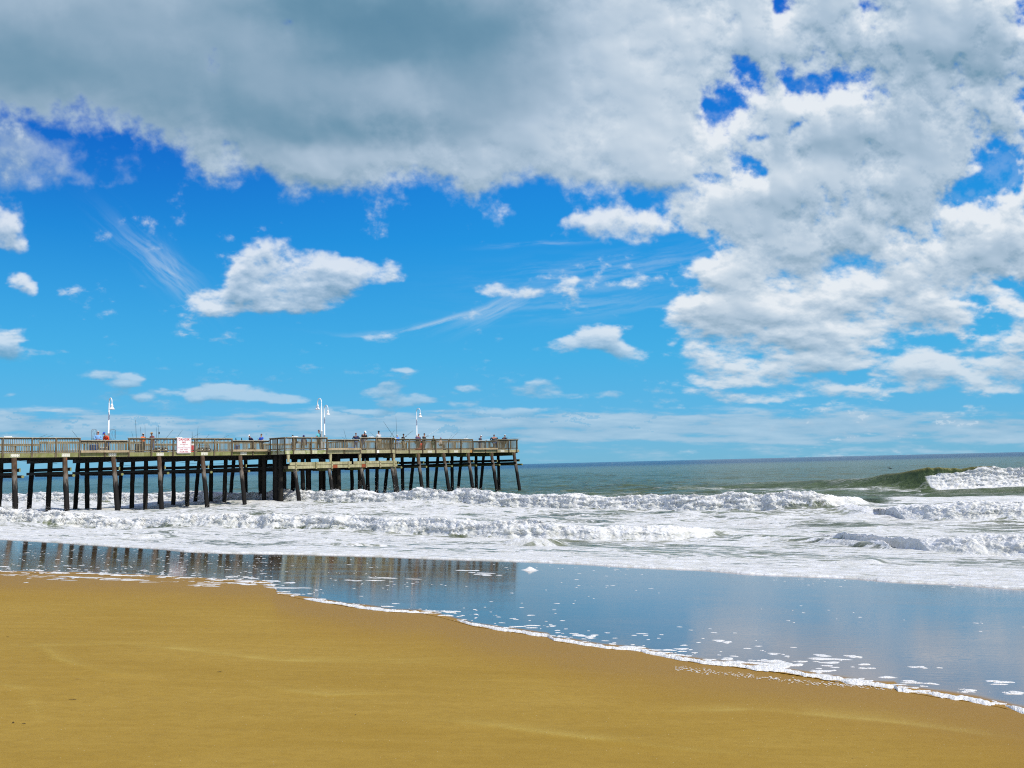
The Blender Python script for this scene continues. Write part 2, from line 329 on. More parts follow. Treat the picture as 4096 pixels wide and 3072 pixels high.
class MB:
    """collects boxes, tubes and lathed shapes into one mesh"""
    def __init__(s): s.v = []; s.f = []; s.sm = []
    def add(s, vs, fs, smooth=False):
        b = len(s.v); s.v += [tuple(v) for v in vs]
        for f in fs: s.f.append(tuple(i + b for i in f)); s.sm.append(smooth)
    def obox(s, c, ax, ay, az):
        c, ax, ay, az = map(Vector, (c, ax, ay, az))
        vs = [c + ax * i + ay * j + az * k for k in (-1, 1) for j in (-1, 1) for i in (-1, 1)]
        s.add(vs, [(0, 2, 3, 1), (4, 5, 7, 6), (0, 1, 5, 4), (2, 6, 7, 3), (0, 4, 6, 2), (1, 3, 7, 5)])
    def bar(s, a, b, w, h, upv=(0, 0, 1)):
        a, b = Vector(a), Vector(b); d = b - a; L = d.length; d.normalize()
        sd_ = d.cross(Vector(upv)); sd_.normalize(); u_ = sd_.cross(d)
        s.obox((a + b) / 2, d * L / 2, sd_ * w / 2, u_ * h / 2)
    def tube(s, pts, rad, n=8, wob=0.0, smooth=True, caps=True):
        pts = [Vector(p) for p in pts]
        if not hasattr(rad, '__len__'): rad = [rad] * len(pts)
        rings = []; ref = None
        for i, p in enumerate(pts):
            d = (pts[min(i + 1, len(pts) - 1)] - pts[max(i - 1, 0)]).normalized()
            if ref is None: ref = Vector((1, 0, 0)) if abs(d.x) < .8 else Vector((0, 1, 0))
            u_ = (ref - d * ref.dot(d)).normalized(); v_ = d.cross(u_); ref = u_
            rings.append([p + (u_ * math.cos(2 * math.pi * k / n) + v_ * math.sin(2 * math.pi * k / n)) * rad[i] * (1 + wob * (rnd.random() - .5)) for k in range(n)])
        vs = [v for r_ in rings for v in r_]; fs = []
        for i in range(len(pts) - 1):
            for k in range(n): fs.append((i * n + k, i * n + (k + 1) % n, (i + 1) * n + (k + 1) % n, (i + 1) * n + k))
        s.add(vs, fs, smooth)
        if caps:
            s.add(rings[0], [tuple(range(n))[::-1]]); s.add(rings[-1], [tuple(range(n))])
    def lathe(s, c, prof, n=16, axis=None):
        c = Vector(c); vs = []; fs = []
        for (r_, z_) in prof: vs += [c + Vector((math.cos(2 * math.pi * k / n) * r_, math.sin(2 * math.pi * k / n) * r_, z_)) for k in range(n)]
        for i in range(len(prof) - 1):
            for k in range(n): fs.append((i * n + k, i * n + (k + 1) % n, (i + 1) * n + (k + 1) % n, (i + 1) * n + k))
        s.add(vs, fs, True)
    def build(s, name, mat, parent=None, bevel=0.0):
        me = bpy.data.meshes.new(name); me.from_pydata(s.v, [], s.f); me.materials.append(mat)
        me.polygons.foreach_set('use_smooth', s.sm); me.update()
        o = bpy.data.objects.new(name, me); C.objects.link(o)
        if parent is not None:
            o.parent = parent
            if parent.parent is None: o.matrix_parent_inverse = Matrix.Identity(4)
        if bevel:
            b = o.modifiers.new('bevel', 'BEVEL'); b.width = bevel; b.segments = 2
        return o

def mat(name, col, rough=0.6, **kw):
    m = bpy.data.materials.new(name); m.use_nodes = True; t = NT(m.node_tree)
    b = m.node_tree.nodes['Principled BSDF']
    b.inputs['Roughness'].default_value = rough
    tc = t.new('ShaderNodeTexCoord').outputs['Object']
    n = t.noise(tc, kw.get('scale', 9.0), 4.0, 0.6)
    v = kw.get('var', 0.15)
    c = t.mix(n, tuple(k * (1 - v * 1.6) for k in col), tuple(min(1, k * (1 + v * 1.6)) for k in col))
    t.put(b.inputs['Base Color'], c)
    if kw.get('metal'): b.inputs['Metallic'].default_value = kw['metal']
    if kw.get('bump'):
        t.put(b.inputs['Normal'], t.bump(n, 0.4, kw['bump']))
    return m
# ------------------------------------------------------------------ beach lines (pixel guides turned into ground points)
SX, SY, S0 = -0.0397, -0.0386, EYE - 1.6
def sand_plane(x, y): return S0 + SX * x + SY * y
def at_sand(px, py):
    d = ray(px, py); k = (S0 - EYE) / (d.z - SX * d.x - SY * d.y)
    return Vector((d.x * k, d.y * k, EYE + d.z * k))
UP_ = [(0, 2157), (200, 2168), (420, 2183), (640, 2195), (740, 2206), (900, 2213), (1200, 2217), (1500, 2226), (1800, 2238), (2000, 2243), (2300, 2255), (2500, 2268), (2800, 2281), (3000, 2298), (3430, 2315), (3560, 2328), (3800, 2338), (4096, 2360)]
LO_ = [(0, 2292), (300, 2297), (600, 2309), (900, 2326), (1060, 2332), (1090, 2345), (1110, 2376), (1200, 2395), (1400, 2428), (1580, 2450), (1680, 2452), (1780, 2475), (1900, 2508), (2050, 2530), (2190, 2550), (2215, 2566), (2400, 2595), (2560, 2606), (2600, 2618), (2800, 2655), (2930, 2668), (3100, 2688), (3300, 2720), (3500, 2748), (3580, 2750), (3592, 2764), (3750, 2790), (3900, 2810), (4000, 2830), (4096, 2856)]
def line_t(pts):
    g = [at_sand(*p) for p in pts]
    t = [p.x / p.y for p in g]; y = [p.y for p in g]
    # carry on past both sides of the frame
    def ext(a, b, tt):
        # straight world line through a and b, hit by the ray x = tt*y
        dx, dy = b.x - a.x, b.y - a.y
        k = (tt * a.y - a.x) / (dx - tt * dy); return a.y + k * dy
    for tt in (-0.68, -0.8, -0.95): t.insert(0, tt); y.insert(0, ext(g[4], g[0], tt))
    for tt in (0.68, 0.8, 0.95): t.append(tt); y.append(ext(g[-5], g[-1], tt))
    return np.array(t), np.array(y)
tE, yE_ = line_t(UP_); tL, yL_ = line_t(LO_)
def yE(t): return np.interp(t, tE, yE_)
def yL(t): return np.interp(t, tL, yL_)

def ground_mats():
    out = {}
    # ---- sand
    m = bpy.data.materials.new('damp_sand'); m.use_nodes = True; t = NT(m.node_tree); b = m.node_tree.nodes['Principled BSDF']
    pos = t.new('ShaderNodeNewGeometry').outputs['Position']
    wet = t.attr('wet')
    big = t.noise(t.v('MULTIPLY', pos, (0.5, 0.9, 1)), 1.0, 5, .55)
    streak = t.noise(t.v('MULTIPLY', pos, (0.8, 6.0, 1)), 1.0, 5, .6)
    grain = t.noise(pos, 160.0, 4, .75)
    grain2 = t.noise(pos, 70.0, 3, .6)
    c = t.mix(t.sm(big, .3, .7), (0.318, 0.190, 0.022), (0.362, 0.226, 0.034))
    c = t.mix(t.sm(streak, .42, .75, 0, .42), c, (0.415, 0.268, 0.050))
    c = t.mix(t.sm(streak, .48, .22, 0, .35), c, (0.272, 0.162, 0.019))
    md = t.noise(t.v('MULTIPLY', pos, (9, 16, 1)), 1.0, 5, .7)
    c = t.mix(t.sm(md, .40, .70, 0, .5), c, (0.265, 0.155, 0.018))
    c = t.mix(wet, c, (0.285, 0.146, 0.012))
    c = t.mix(t.m('MULTIPLY', t.attr('line'), t.sm(grain2, .35, .6, .25, .6)), c, (0.52, 0.40, 0.10))
    c = t.mix(t.sm(grain, .35, .75, 0, .35), c, (0.48, 0.34, 0.075))
    c = t.mix(t.sm(grain, .48, .25, 0, .45), c, (0.22, 0.13, 0.025))
    sp0 = t.new('ShaderNodeTexVoronoi'); t.put(sp0.inputs['Vector'], pos); t.put(sp0.inputs['Scale'], 15.0)
    c = t.mix(t.sm(sp0.outputs['Distance'], .05, .03, 0, .9), c, (0.75, 0.66, 0.45))
    sp = t.new('ShaderNodeTexVoronoi'); t.put(sp.inputs['Vector'], pos); t.put(sp.inputs['Scale'], 9.0)
    c = t.mix(t.sm(sp.outputs['Distance'], .04, .025, 0, .8), c, (0.06, 0.04, 0.02))
    t.put(b.inputs['Base Color'], c)
    t.put(b.inputs['Roughness'], t.sm(wet, 0, 1, .78, .5))
    b.inputs['Specular IOR Level'].default_value = 0.12
    h = t.m('ADD', t.m('MULTIPLY', grain, .8), t.m('ADD', t.m('MULTIPLY', grain2, .5), t.m('MULTIPLY', streak, 1.5)))
    t.put(b.inputs['Normal'], t.bump(h, 0.35, 0.012))
    out['sand'] = m
    # ---- thin film of water over wet sand
    m = bpy.data.materials.new('swash_film'); m.use_nodes = True; t = NT(m.node_tree); b = m.node_tree.nodes['Principled BSDF']
    pos = t.new('ShaderNodeNewGeometry').outputs['Position']
    film = t.attr('film')
    n = t.noise(t.v('MULTIPLY', pos, (1.2, 4.5, 1)), 1.0, 5, .55)
    f = t.m('ADD', film, t.m('MULTIPLY', t.m('SUBTRACT', n, .5), .5))
    f = t.sm(f, .15, .8)
    base_ = t.mix(t.sm(t.m('ADD', t.sep(pos)[0], t.m('MULTIPLY', n, 1.5)), 0.0, 3.4), (0.095, 0.062, 0.034), (0.175, 0.128, 0.112))
    c = t.mix(f, (0.33, 0.18, 0.022), base_)
    t.put(b.inputs['Base Color'], c)
    t.put(b.inputs['IOR'], t.sm(f, 0, 1, 1.2, 1.85))
    r1 = t.noise(t.v('MULTIPLY', pos, (2.5, 16.0, 1)), 1.0, 3, .55)
    r2 = t.noise(t.v('MULTIPLY', pos, (9.0, 60.0, 1)), 1.0, 2, .5)
    r3 = t.noise(t.v('MULTIPLY', pos, (.35, 1.4, 1)), 1.0, 3, .5)
    h = t.m('ADD', r1, t.m('MULTIPLY', r2, .34))
    rgh = t.sm(r3, .35, .7, .03, .10)
    t.put(b.inputs['Roughness'], t.m('ADD', t.sm(f, 0, 1, .45, 0), rgh))
    t.put(b.inputs['Normal'], t.bump(h, 0.18, 0.004))
    out['film'] = m
    # ---- sea with foam
    m = bpy.data.materials.new('sea_water'); m.use_nodes = True; t = NT(m.node_tree); b = m.node_tree.nodes['Principled BSDF']
    geo = t.new('ShaderNodeNewGeometry'); pos = geo.outputs['Position']
    foam = t.attr('foam'); yellowing = t.attr('silt_glow'); deep = t.attr('deep'); bore = t.attr('bore')
    along = t.v('DOT_PRODUCT', pos, (0.87, -0.49, 0)); cross = t.v('DOT_PRODUCT', pos, (0.49, 0.87, 0))
    S = t.comb(along, cross, 0)
    wv = t.new('ShaderNodeTexNoise'); t.put(wv.inputs['Vector'], S); t.put(wv.inputs['Scale'], .55); t.put(wv.inputs['Detail'], 3.0)
    W2 = t.v('ADD', S, t.v('MULTIPLY', t.v('SUBTRACT', wv.outputs['Color'], (.5, .5, .5)), (1.6, 1.2, 0)))
    p1 = t.noise(t.v('MULTIPLY', W2, (0.55, 1.5, 1)), 1.0, 8, .62)
    vo = t.new('ShaderNodeTexVoronoi', feature='DISTANCE_TO_EDGE'); t.put(vo.inputs['Vector'], t.v('MULTIPLY', W2, (1.0, 2.4, 1))); t.put(vo.inputs['Scale'], 1.1)
    lace = t.sm(vo.outputs['Distance'], .32, .0)
    vo2 = t.new('ShaderNodeTexVoronoi', feature='DISTANCE_TO_EDGE'); t.put(vo2.inputs['Vector'], t.v('MULTIPLY', W2, (1.0, 1.8, 1))); t.put(vo2.inputs['Scale'], 3.6)
    lace2 = t.sm(vo2.outputs['Distance'], .30, .0)
    pat = t.m('ADD', t.m('MULTIPLY_ADD', p1, 1.0, -.5), t.m('MULTIPLY_ADD', lace, .14, t.m('MULTIPLY', lace2, .09)))
    fo = t.m('ADD', pat, t.m('SUBTRACT', foam, .5))
    ff = t.sm(fo, -.02, .12)
    thin = t.sm(fo, -.18, .05, 0, .34)
    ff = t.m('MAXIMUM', ff, thin)
    soft = t.noise(t.v('MULTIPLY', W2, (1.3, 3.0, 1)), 1.0, 6, .6)
    ff = t.m('MULTIPLY', ff, t.sm(soft, .3, .62, .66, .95))
    ff = t.m('MAXIMUM', ff, t.sm(bore, .25, .6))
    wc = t.mix(yellowing, (0.072, 0.118, 0.052), (0.33, 0.265, 0.07))  # yellow end: sandy water, and the light painted through the breaking lip
    dn_ = t.noise(t.v('MULTIPLY', S, (.16, .55, 1)), 1.0, 7, .72)
    wc = t.mix(t.sm(dn_, .34, .66), t.mix(.72, wc, (0.035, 0.06, 0.03)), t.mix(.35, wc, (0.12, 0.17, 0.09)))  # light and dark of the chop put into the water colour
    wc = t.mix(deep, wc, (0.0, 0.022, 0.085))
    fn = t.noise(pos, 5.0, 4, .6)
    fc = t.mix(t.sm(fn, .35, .7), (0.72, 0.71, 0.66), (0.86, 0.87, 0.87))
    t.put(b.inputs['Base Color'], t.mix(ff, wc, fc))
    t.put(b.inputs['Roughness'], t.sm(ff, 0, 1, .16, .85))
    dst = t.v('LENGTH', t.v('MULTIPLY', pos, (1, 1, 0)))
    spl = t.m('MULTIPLY', t.sm(dst, 25, 70, .5, .11), t.sm(deep, 0, 1, 1.0, .25))
    far_n = t.noise(t.v('MULTIPLY', S, (.05, .16, 1)), 1.0, 6, .65)
    sx_ = t.new('ShaderNodeMix'); t.put(sx_.inputs[0], ff); t.put(sx_.inputs[2], spl); t.put(sx_.inputs[3], .2)
    t.put(b.inputs['Specular IOR Level'], sx_.outputs[0])
    b.inputs['IOR'].default_value = 1.333
    k1 = t.noise(t.v('MULTIPLY', S, (0.9, 2.2, 1)), 1.0, 6, .6)
    k2 = t.noise(t.v('MULTIPLY', S, (5, 9, 1)), 1.0, 3, .6)
    hw = t.m('ADD', k1, t.m('MULTIPLY', k2, .10))
    bw = t.bump(hw, 1.0, .42)
    fb1 = t.noise(pos, 9.0, 6, .68)
    bf = t.bump(t.m('ADD', t.m('MULTIPLY', fb1, .09), t.m('MULTIPLY', ff, .05)), .8, .8)
    mixn = t.new('ShaderNodeMix', data_type='VECTOR'); t.put(mixn.inputs[0], ff); t.put(mixn.inputs[4], bw); t.put(mixn.inputs[5], bf)
    t.put(b.inputs['Normal'], mixn.outputs[1])
    out['sea'] = m
    # ---- foam lying on the film
    m = bpy.data.materials.new('foam_bubbles'); m.use_nodes = True; t = NT(m.node_tree); b = m.node_tree.nodes['Principled BSDF']
    pos = t.new('ShaderNodeNewGeometry').outputs['Position']
    vo = t.new('ShaderNodeTexVoronoi'); t.put(vo.inputs['Vector'], pos); t.put(vo.inputs['Scale'], 70.0)
    c = t.mix(t.sm(vo.outputs['Distance'], .2, .7), (.90, .90, .88), (.70, .68, .60))
    t.put(b.inputs['Base Color'], c); b.inputs['Roughness'].default_value = .45
    n = t.noise(pos, 40.0, 4, .6)
    t.put(b.inputs['Normal'], t.bump(t.m('ADD', n, t.m('MULTIPLY', vo.outputs['Distance'], -.7)), .5, .012))
    out['foam'] = m
    return out
G = ground_mats()

# ------------------------------------------------------------------ beach
def build_beach():
    xs = np.concatenate([np.linspace(-90, -18, 40)[:-1], np.linspace(-18, 18, 620), np.linspace(18, 60, 24)[1:]])
    ys = np.concatenate([np.linspace(-30, 2, 24)[:-1], np.concatenate([np.linspace(2, 12, 400)[:-1], np.linspace(12, 34, 300)]), np.linspace(34, 140, 60)[1:]])
    X, Y = np.meshgrid(xs, ys)
    T = np.where(Y > 1.0, X / np.maximum(Y, 1.0), np.sign(X) * 9)
    T = np.clip(T, -.95, .95)
    e, l = yE(T), yL(T)
    Z = sand_plane(X, Y) + 0.012 * fbm(X * .35, Y * .5, oct=3) * (Y < l)
    # low old swash ridges left on the sand
    lines = np.zeros_like(X)
    def ridge(pts, amp, wdt):
        nonlocal lines
        g = [at_sand(*p) for p in pts]; gx = [p.x for p in g]; gy = [p.y for p in g]
        yy = np.interp(X, gx, gy); end = sstep(gx[0] - .3, gx[0] + .8, X) * sstep(gx[-1] + .3, gx[-1] - .8, X)
        d = Y - yy - .05 * perlin(X * 2, Y * 0 + 3)
        brk_ = sstep(-.25, .35, fbm(X * 1.6, Y * 1.6, oct=3))
        lines = np.maximum(lines, end * np.exp(-np.maximum(d, -d * 5) / (wdt * .35)) * (.35 + .65 * brk_) * ((Y > 2) & (Y < 30)))
        return amp * end * np.exp(-np.maximum(d, -d * 4) / wdt) 
    near = (Y > 2) & (Y < 30)
    Z = Z + near * ridge([(130, 2560), (220, 2640), (420, 2700), (580, 2712)], .020, .25)
    Z = Z + near * ridge([(-50, 2730), (80, 2760), (110, 2800), (150, 2890)], .012, .2)
    Z = Z + near * ridge([(1000, 2740), (1300, 2783), (1600, 2775)], .013, .25)
    Z = Z + near * ridge([(1750, 2880), (2000, 2905), (2350, 2960), (2900, 3010)], .014, .3)
    ridge([(2650, 2845), (3000, 2840), (3500, 2880), (4096, 2960)], 0, .5); ridge([(0, 2590), (500, 2575), (1100, 2640), (1700, 2650)], 0, .5)
    past = np.maximum(Y - e, 0); Z = Z - .10 * past - .01 * sstep(0, 1, Y - l)
    Z = np.where(Y > 34, np.minimum(Z, -.6), Z)
    wet = sstep(l * .70, l * .97, Y + .25 * perlin(X * .8, Y * .8)) * (T > -9)
    grid_mesh('beach', X, Y, Z, G['sand'], {'wet': wet, 'line': lines}).name = 'beach'
    tag(bpy.data.objects['beach'], 'smooth damp ochre sand sloping down to the water', kind='structure')
build_beach()

# ------------------------------------------------------------------ film of water between the two swash lines
def build_film():
    ts = np.linspace(-.93, .93, 1040); k = np.linspace(0, 1, 160)
    T, K = np.meshgrid(ts, k)
    l = yL(T) + .02 * perlin(T * 60, T * 0 + .2); e = yE(T) + .25
    Y = l + (e - l) * K; X = T * Y
    Z = sand_plane(X, Y) + .004
    d = Y - l
    wdt = .25 + .035 * l
    film = sstep(0.0, 1.0, (d / wdt)) * .9 + .15 * perlin(X * 1.2, Y * 1.2)
    return tag(grid_mesh('swash_water', X, Y, Z, G['film'], {'film': film}), 'mirror smooth sheet of shallow water on the sand', kind='structure')
build_film()

# ------------------------------------------------------------------ sea
def wline(pts, z=0.1):
    g = [at_z(px, py, z) for px, py in pts]; g.sort(key=lambda p: p.x)
    return np.array([p.x for p in g]), np.array([p.y for p in g])
SPRAY = []
def wig(X, seed): return .55 * perlin(X * .35, X * 0 + seed) + .3 * perlin(X * 1.1, X * 0 + seed + 4) + .12 * perlin(X * 3.1, X * 0 + seed + 2)
def build_sea():
    nc = 1450
    ts = np.linspace(-.86, .86, nc).astype(np.float32)
    e0 = yE(ts) + .06 * perlin(ts * 45, ts * 0 + 3.3) + .025 * perlin(ts * 160, ts * 0 + 5.3)
    # rows gather on the steep wave fronts
    qs = np.concatenate([np.arange(0, 3, .04), np.arange(3, 92, .06)]).astype(np.float32)
    guides = [([(-700, 1985), (0, 2003), (600, 2004), (1100, 2006), (1500, 2010), (2000, 2018), (2500, 2028), (3000, 2036), (3300, 2040), (3480, 2030)], 8, 1.1, 1.2, .1), ([(3490, 2052), (3600, 2066), (3800, 2074), (4096, 2076), (4500, 2078)], 9, 1.1, 3.7, .1),
              ([(-600, 2078), (0, 2090), (500, 2092), (1000, 2104), (1500, 2120), (2000, 2142), (2400, 2153), (2700, 2152), (2900, 2135), (3100, 2130)], 9, .9, 6.1, .1),
              ([(3050, 2140), (3250, 2152), (3400, 2150), (3545, 2184), (3700, 2200), (3900, 2212), (4096, 2222), (4500, 2235)], 9, .9, 9.3, .18), ([(2500, 1950), (3300, 1957), (4096, 1957), (4500, 1955)], 4, 2.2, None, 0)]
    YY = e0[None] + qs[:, None]; XX = ts[None] * YY
    den = 1.0 + 1.6 * np.exp(-qs[:, None] / 1.0) + np.zeros_like(YY)
    den = den * (40 / np.maximum(YY, 40)) ** .7
    for g_, k_, w_, sd_, zz_ in guides:
        gx, gy = wline(g_, zz_); yc = np.interp(XX, gx, gy) + (wig(XX, sd_) if sd_ else .8)
        okx = sstep(gx[0] - 9, gx[0] - 1, XX) * sstep(gx[-1] + 14, gx[-1] + 2, XX)
        den = den + okx * k_ * np.exp(-((YY - yc - .2) / w_) ** 2)
    dq = np.diff(qs, prepend=0)[:, None]; cum = np.cumsum(den * dq, 0); cum = cum / cum[-1:]
    nr_ = 1080; kk = np.linspace(0, 1, nr_)
    Qn = np.stack([np.interp(kk, cum[:, j], qs) for j in range(nc)], 1)
    r3 = 92 * 1.012 ** np.arange(1, 80); r4 = np.geomspace(r3[-1] * 1.05, 60000, 60)
    Q = np.concatenate([Qn, np.repeat(np.concatenate([r3, r4])[:, None], nc, 1)]).astype(np.float32)
    T = np.repeat(ts[None], len(Q), 0)
    e = np.repeat(e0[None], len(Q), 0)
    Y = e + Q; X = T * Y
    A_ = .87 * X - .49 * Y; B_ = .49 * X + .87 * Y           # along and across the shore
    zs = sand_plane(X, Y); zE = sand_plane(T * e, e)
    base = zE * (1 - sstep(0, 13, Q)) 
    lipz = .045 * sstep(0, .10, Q) - .012
    Z = base + lipz
    # chop
    far = sstep(8, 30, Q)
    dist_fade = 1 - sstep(200, 900, Q)
    ch = .16 * perlin(A_ / 7, B_ / 3.2) + .09 * perlin(A_ / 2.6 + 5, B_ / 1.3) + .035 * perlin(A_ / 1.1, B_ / .55 + 9)
    ch = ch + .22 * perlin(A_ / 22 + 3, B_ / 8)
    sh = .05 * perlin(A_ / 2.2, B_ / .9) + .022 * perlin(A_ / .8, B_ / .4) + .012 * perlin(A_ / .35, B_ / .22)
    Z = Z + ch * far * dist_fade * 1.5 + sh * sstep(.3, 3, Q) * (1 - far * .6)
    foam = np.zeros_like(X); bore = np.zeros_like(X); silt_glow = np.zeros_like(X); push = np.zeros_like(X)
    # --- the surf lines
    xb1, yb1 = wline([(-700, 1985), (0, 2003), (600, 2004), (1100, 2006), (1500, 2010), (2000, 2018), (2500, 2028), (3000, 2036), (3300, 2040), (3480, 2030)])
    def bore_wave(xp, yp, xa, aa, backL, seed, wf=.75, foamback=3.0, rough=1.0):
        nonlocal Z, foam, bore, push
        yc = np.interp(X, xp, yp) + wig(X, seed)
        slope = .6
        r = (Y - yc) / math.sqrt(1 + slope * slope)
        Aamp = np.interp(X, xa, aa) * (1 + .30 * perlin(X * .45, X * 0 + seed + 8) + .16 * perlin(X * 1.5, X * 0 + seed + 1))
        Aamp = np.maximum(Aamp, 0)
        f = sstep(-wf * .55, wf * .45, r)
        hgt = Aamp * f * np.where(r > wf * .45, np.exp(-(r - wf * .45) / backL), 1)
        on = sstep(.08, .25, Aamp)
        bb = on * f * (1 - sstep(foamback * .5, foamback, r + .9 * fbm(A_ * .6, B_ * .6, oct=3)))
        bore = np.maximum(bore, bb)
        front = on * sstep(-wf * .6, -wf * .1, r) * (1 - sstep(wf * .4, wf * 1.6, r))
        Z = Z + hgt; push = np.maximum(push, front * rough * np.minimum(Aamp * 1.1, 1))
        foam = np.maximum(foam, on * sstep(-wf, 0, r) * np.exp(-np.maximum(r, 0) / 14))
        return yc, Aamp, r
    yc1, A1, r1_ = bore_wave(xb1, yb1, [-90, -60, -20, 0, 8, 16.5, 19, 21], [.9, .9, .85, .85, .9, .75, .4, 0], 7, 1.2, .9, 3.6)
    # the nearer piece on the right
    xb, yb = wline([(3490, 2052), (3600, 2066), (3800, 2074), (4096, 2076), (4500, 2078)])
    bore_wave(xb, yb, [xb[0] - 1.2, xb[0], xb[0] + 1, 30], [0, .30, .66, .7], 5, 3.7, 1.15, 3.5)
    # middle bore, long, left half of the picture
    xb, yb = wline([(-600, 2078), (0, 2090), (500, 2092), (1000, 2104), (1500, 2120), (2000, 2142), (2400, 2153), (2700, 2152), (2900, 2135), (3100, 2130)])
    bore_wave(xb, yb, [-60, -34, -20, -6, 0, 5.5, 7.3, 9.5], [.75, .75, .62, .6, .55, .5, .28, 0], 2.6, 6.1, .75, 2.6)
    # right front breaker
    xb, yb = wline([(3050, 2140), (3250, 2152), (3400, 2150), (3545, 2184), (3700, 2200), (3900, 2212), (4096, 2222), (4500, 2235)], .18)
    bore_wave(xb, yb, [7.6, 9, 11.5, 12.2, 14, 15.5, 20], [0, .10, .16, .40, .46, .66, .6], 1.6, 9.3, .95, 1.2)
    # wavelets
    for (p, am, s_) in (([(2010, 2170), (2140, 2173), (2275, 2171)], .24, 2.2), ([(470, 2134), (560, 2136), (670, 2133)], .16, 5.0), ([(1290, 2204), (1400, 2206), (1570, 2196)], .12, 7.7), ([(3400, 2272), (3470, 2277), (3560, 2268)], .08, 1.4)):
        xb, yb = wline(p, .25)
        yc = np.interp(X, xb, yb); r = Y - yc
        am_ = am * sstep(xb[0] - .3, xb[0] + .6, X) * sstep(xb[-1] + .3, xb[-1] - .6, X)
        hh = am_ * sstep(-.35, .1, r) * np.where(r > .1, np.exp(-(r - .1) / .7), 1)
        Z = Z + hh
        silt_glow = np.maximum(silt_glow, (hh / am) * .55)
        foam = foam - .12 * (hh / am) * (s_ == 2.2)
    # --- tall wave breaking on the far right
    x0, y0 = wline([(2500, 1950), (3000, 1956), (3300, 1957), (3700, 1960), (3900, 1959), (4096, 1957), (4500, 1955)], 0)
    yc = np.interp(X, x0, y0) + .5 * perlin(X * .15, X * 0 + 31)
    xk = at_z(3725, 1960).x
    Aamp = np.interp(X, [8, 20, 27, 33, xk, xk + 3, 60], [0, .22, .55, 1.0, 1.66, 1.70, 1.55])
    brk = sstep(xk - .4, xk + .6, X)
    Aamp = Aamp * (1 + brk * (.10 * perlin(X * .8, X * 0 + 2) + .06 * perlin(X * 2.5, X * 0 + 2)))
    r = (Y - yc) / 1.15
    steep = np.interp(X, [10, 28, xk], [6.5, 4.0, 2.0])
    f = sstep(-.2, 1, r / steep + .0)
    hw = Aamp * f * np.where(r > steep, np.exp(-(r - steep) / 6.5), 1)
    Z = Z * (1 - .4 * f * (Aamp > .3)) + hw
    crest = f * np.exp(-np.maximum(r - steep, 0) / 1.2)
    lean = np.interp(X, [28, xk - 1, xk + 2, 60], [0, .9, .9, .7]) * np.clip(hw / 1.7, 0, 1.1) ** 3
    Yd = -lean
    silt_glow = np.maximum(silt_glow, sstep(.80, 1.0, hw / np.maximum(Aamp, .01)) * np.interp(X, [24, xk - 2.5, xk, xk + 5, 44], [.08, .25, .9, .8, .45]) * (1 - sstep(steep * 1.2, steep * 2.6, r)))  # lip yellowed in colour to imitate light coming through the thin crest
    # foam face of the broken part: everything below an uneven line on the face
    top = .58 + .55 * sstep(xk + .5, xk + 5, X) + .2 * perlin(X * .5, X * 0 + 12) + .1 * perlin(X * 2.1, X * 0 + 3) + .25 * sstep(xk + 6, xk + 10, X)
    ff = brk * sstep(-.5, .0, r) * (1 - sstep(top - .08, top + .05, hw / np.maximum(Aamp, .01))) * (r < steep * 1.1)
    ff = np.maximum(ff, brk * sstep(xk + 7, xk + 10, X) * sstep(-.5, 0, r) * (1 - sstep(steep, steep + 1.5, r)))
    bore = np.maximum(bore, ff); push = np.maximum(push, ff * 1.0)
    foam = np.maximum(foam, brk * .75 * sstep(steep, steep + 1.0, r) * (1 - sstep(steep + 2, steep + 9, r)))
    foam = np.maximum(foam, brk * .8 * sstep(-1.6, -.4, r) * (1 - sstep(0, .5, r)))
    SPRAY.append((xk, yc, steep))
    # --- general foam cover of the surf zone
    inside = 1 - sstep(-1.0, 1.0, Y - yc1)           # shoreward of the far bore
    n1 = fbm(A_ / 6, B_ / 2.2, oct=3)
    cov = .50 + .15 * n1 - .05 * sstep(-.2, .3, T) + .08 * sstep(5, 0, Q)
    cov = cov + .22 * np.exp(-Q / .5) - .06 * np.exp(-((Q - 4) / 2.5) ** 2) * (T < .2)
    foam = np.maximum(foam * (.74 + .2 * n1), inside * cov)
    foam = np.maximum(foam, (1 - inside) * sstep(.39, .45, T) * (1 - sstep(62, 67, Y)) * (.66 + .12 * n1))
    outer = (1 - inside)
    foam = np.maximum(foam, outer * (.06 + .42 * np.maximum(perlin(A_ / 5 + 40, B_ / 2 + 3), 0) * sstep(150, 60, Y)))
    foam = np.maximum(foam, outer * .05)
    lac = outer * sstep(6, 0, np.abs(Y - yc + 3)) * sstep(.1, .25, T) * (T < .46) * .36
    foam = np.maximum(foam, lac + .15 * lac * n1)
    foam = np.maximum(foam, .95 * np.exp(-(Q / .18) ** 2))
    silt_glow = np.maximum(silt_glow, inside * (.34 + .15 * n1))
    silt_glow = np.maximum(silt_glow, .10 * (1 - sstep(30, 160, Q)))
    # --- turbulent lumps
    L = push
    bl = lambda k, o: np.abs(perlin(X / k + o, Y / k, Z / k * 1.9))
    nz = bl(.7, 0) * .15 + bl(.34, 9) * .13 + bl(.16, 4) * .11 + bl(.08, 14) * .07
    nz2 = perlin(X / .5 + 30, Y / .5, Z / .3) * .13 + perlin(X / .2 + 20, Y / .2, Z / .12) * .11 + perlin(X / .1 + 2, Y / .1, Z / .08) * .07
    Z = Z + L * (nz * 1.0 - .09) + bore * (1 - L) * (.12 * bl(.5, 3) + .07 * bl(.2, 6))
    wv3 = perlin(X / .9 + 3, Y / .9 + 8, Z / .22) * .16
    Y2 = Y + Yd - L * (nz * .8 - .09 + nz2 * .6 + wv3)
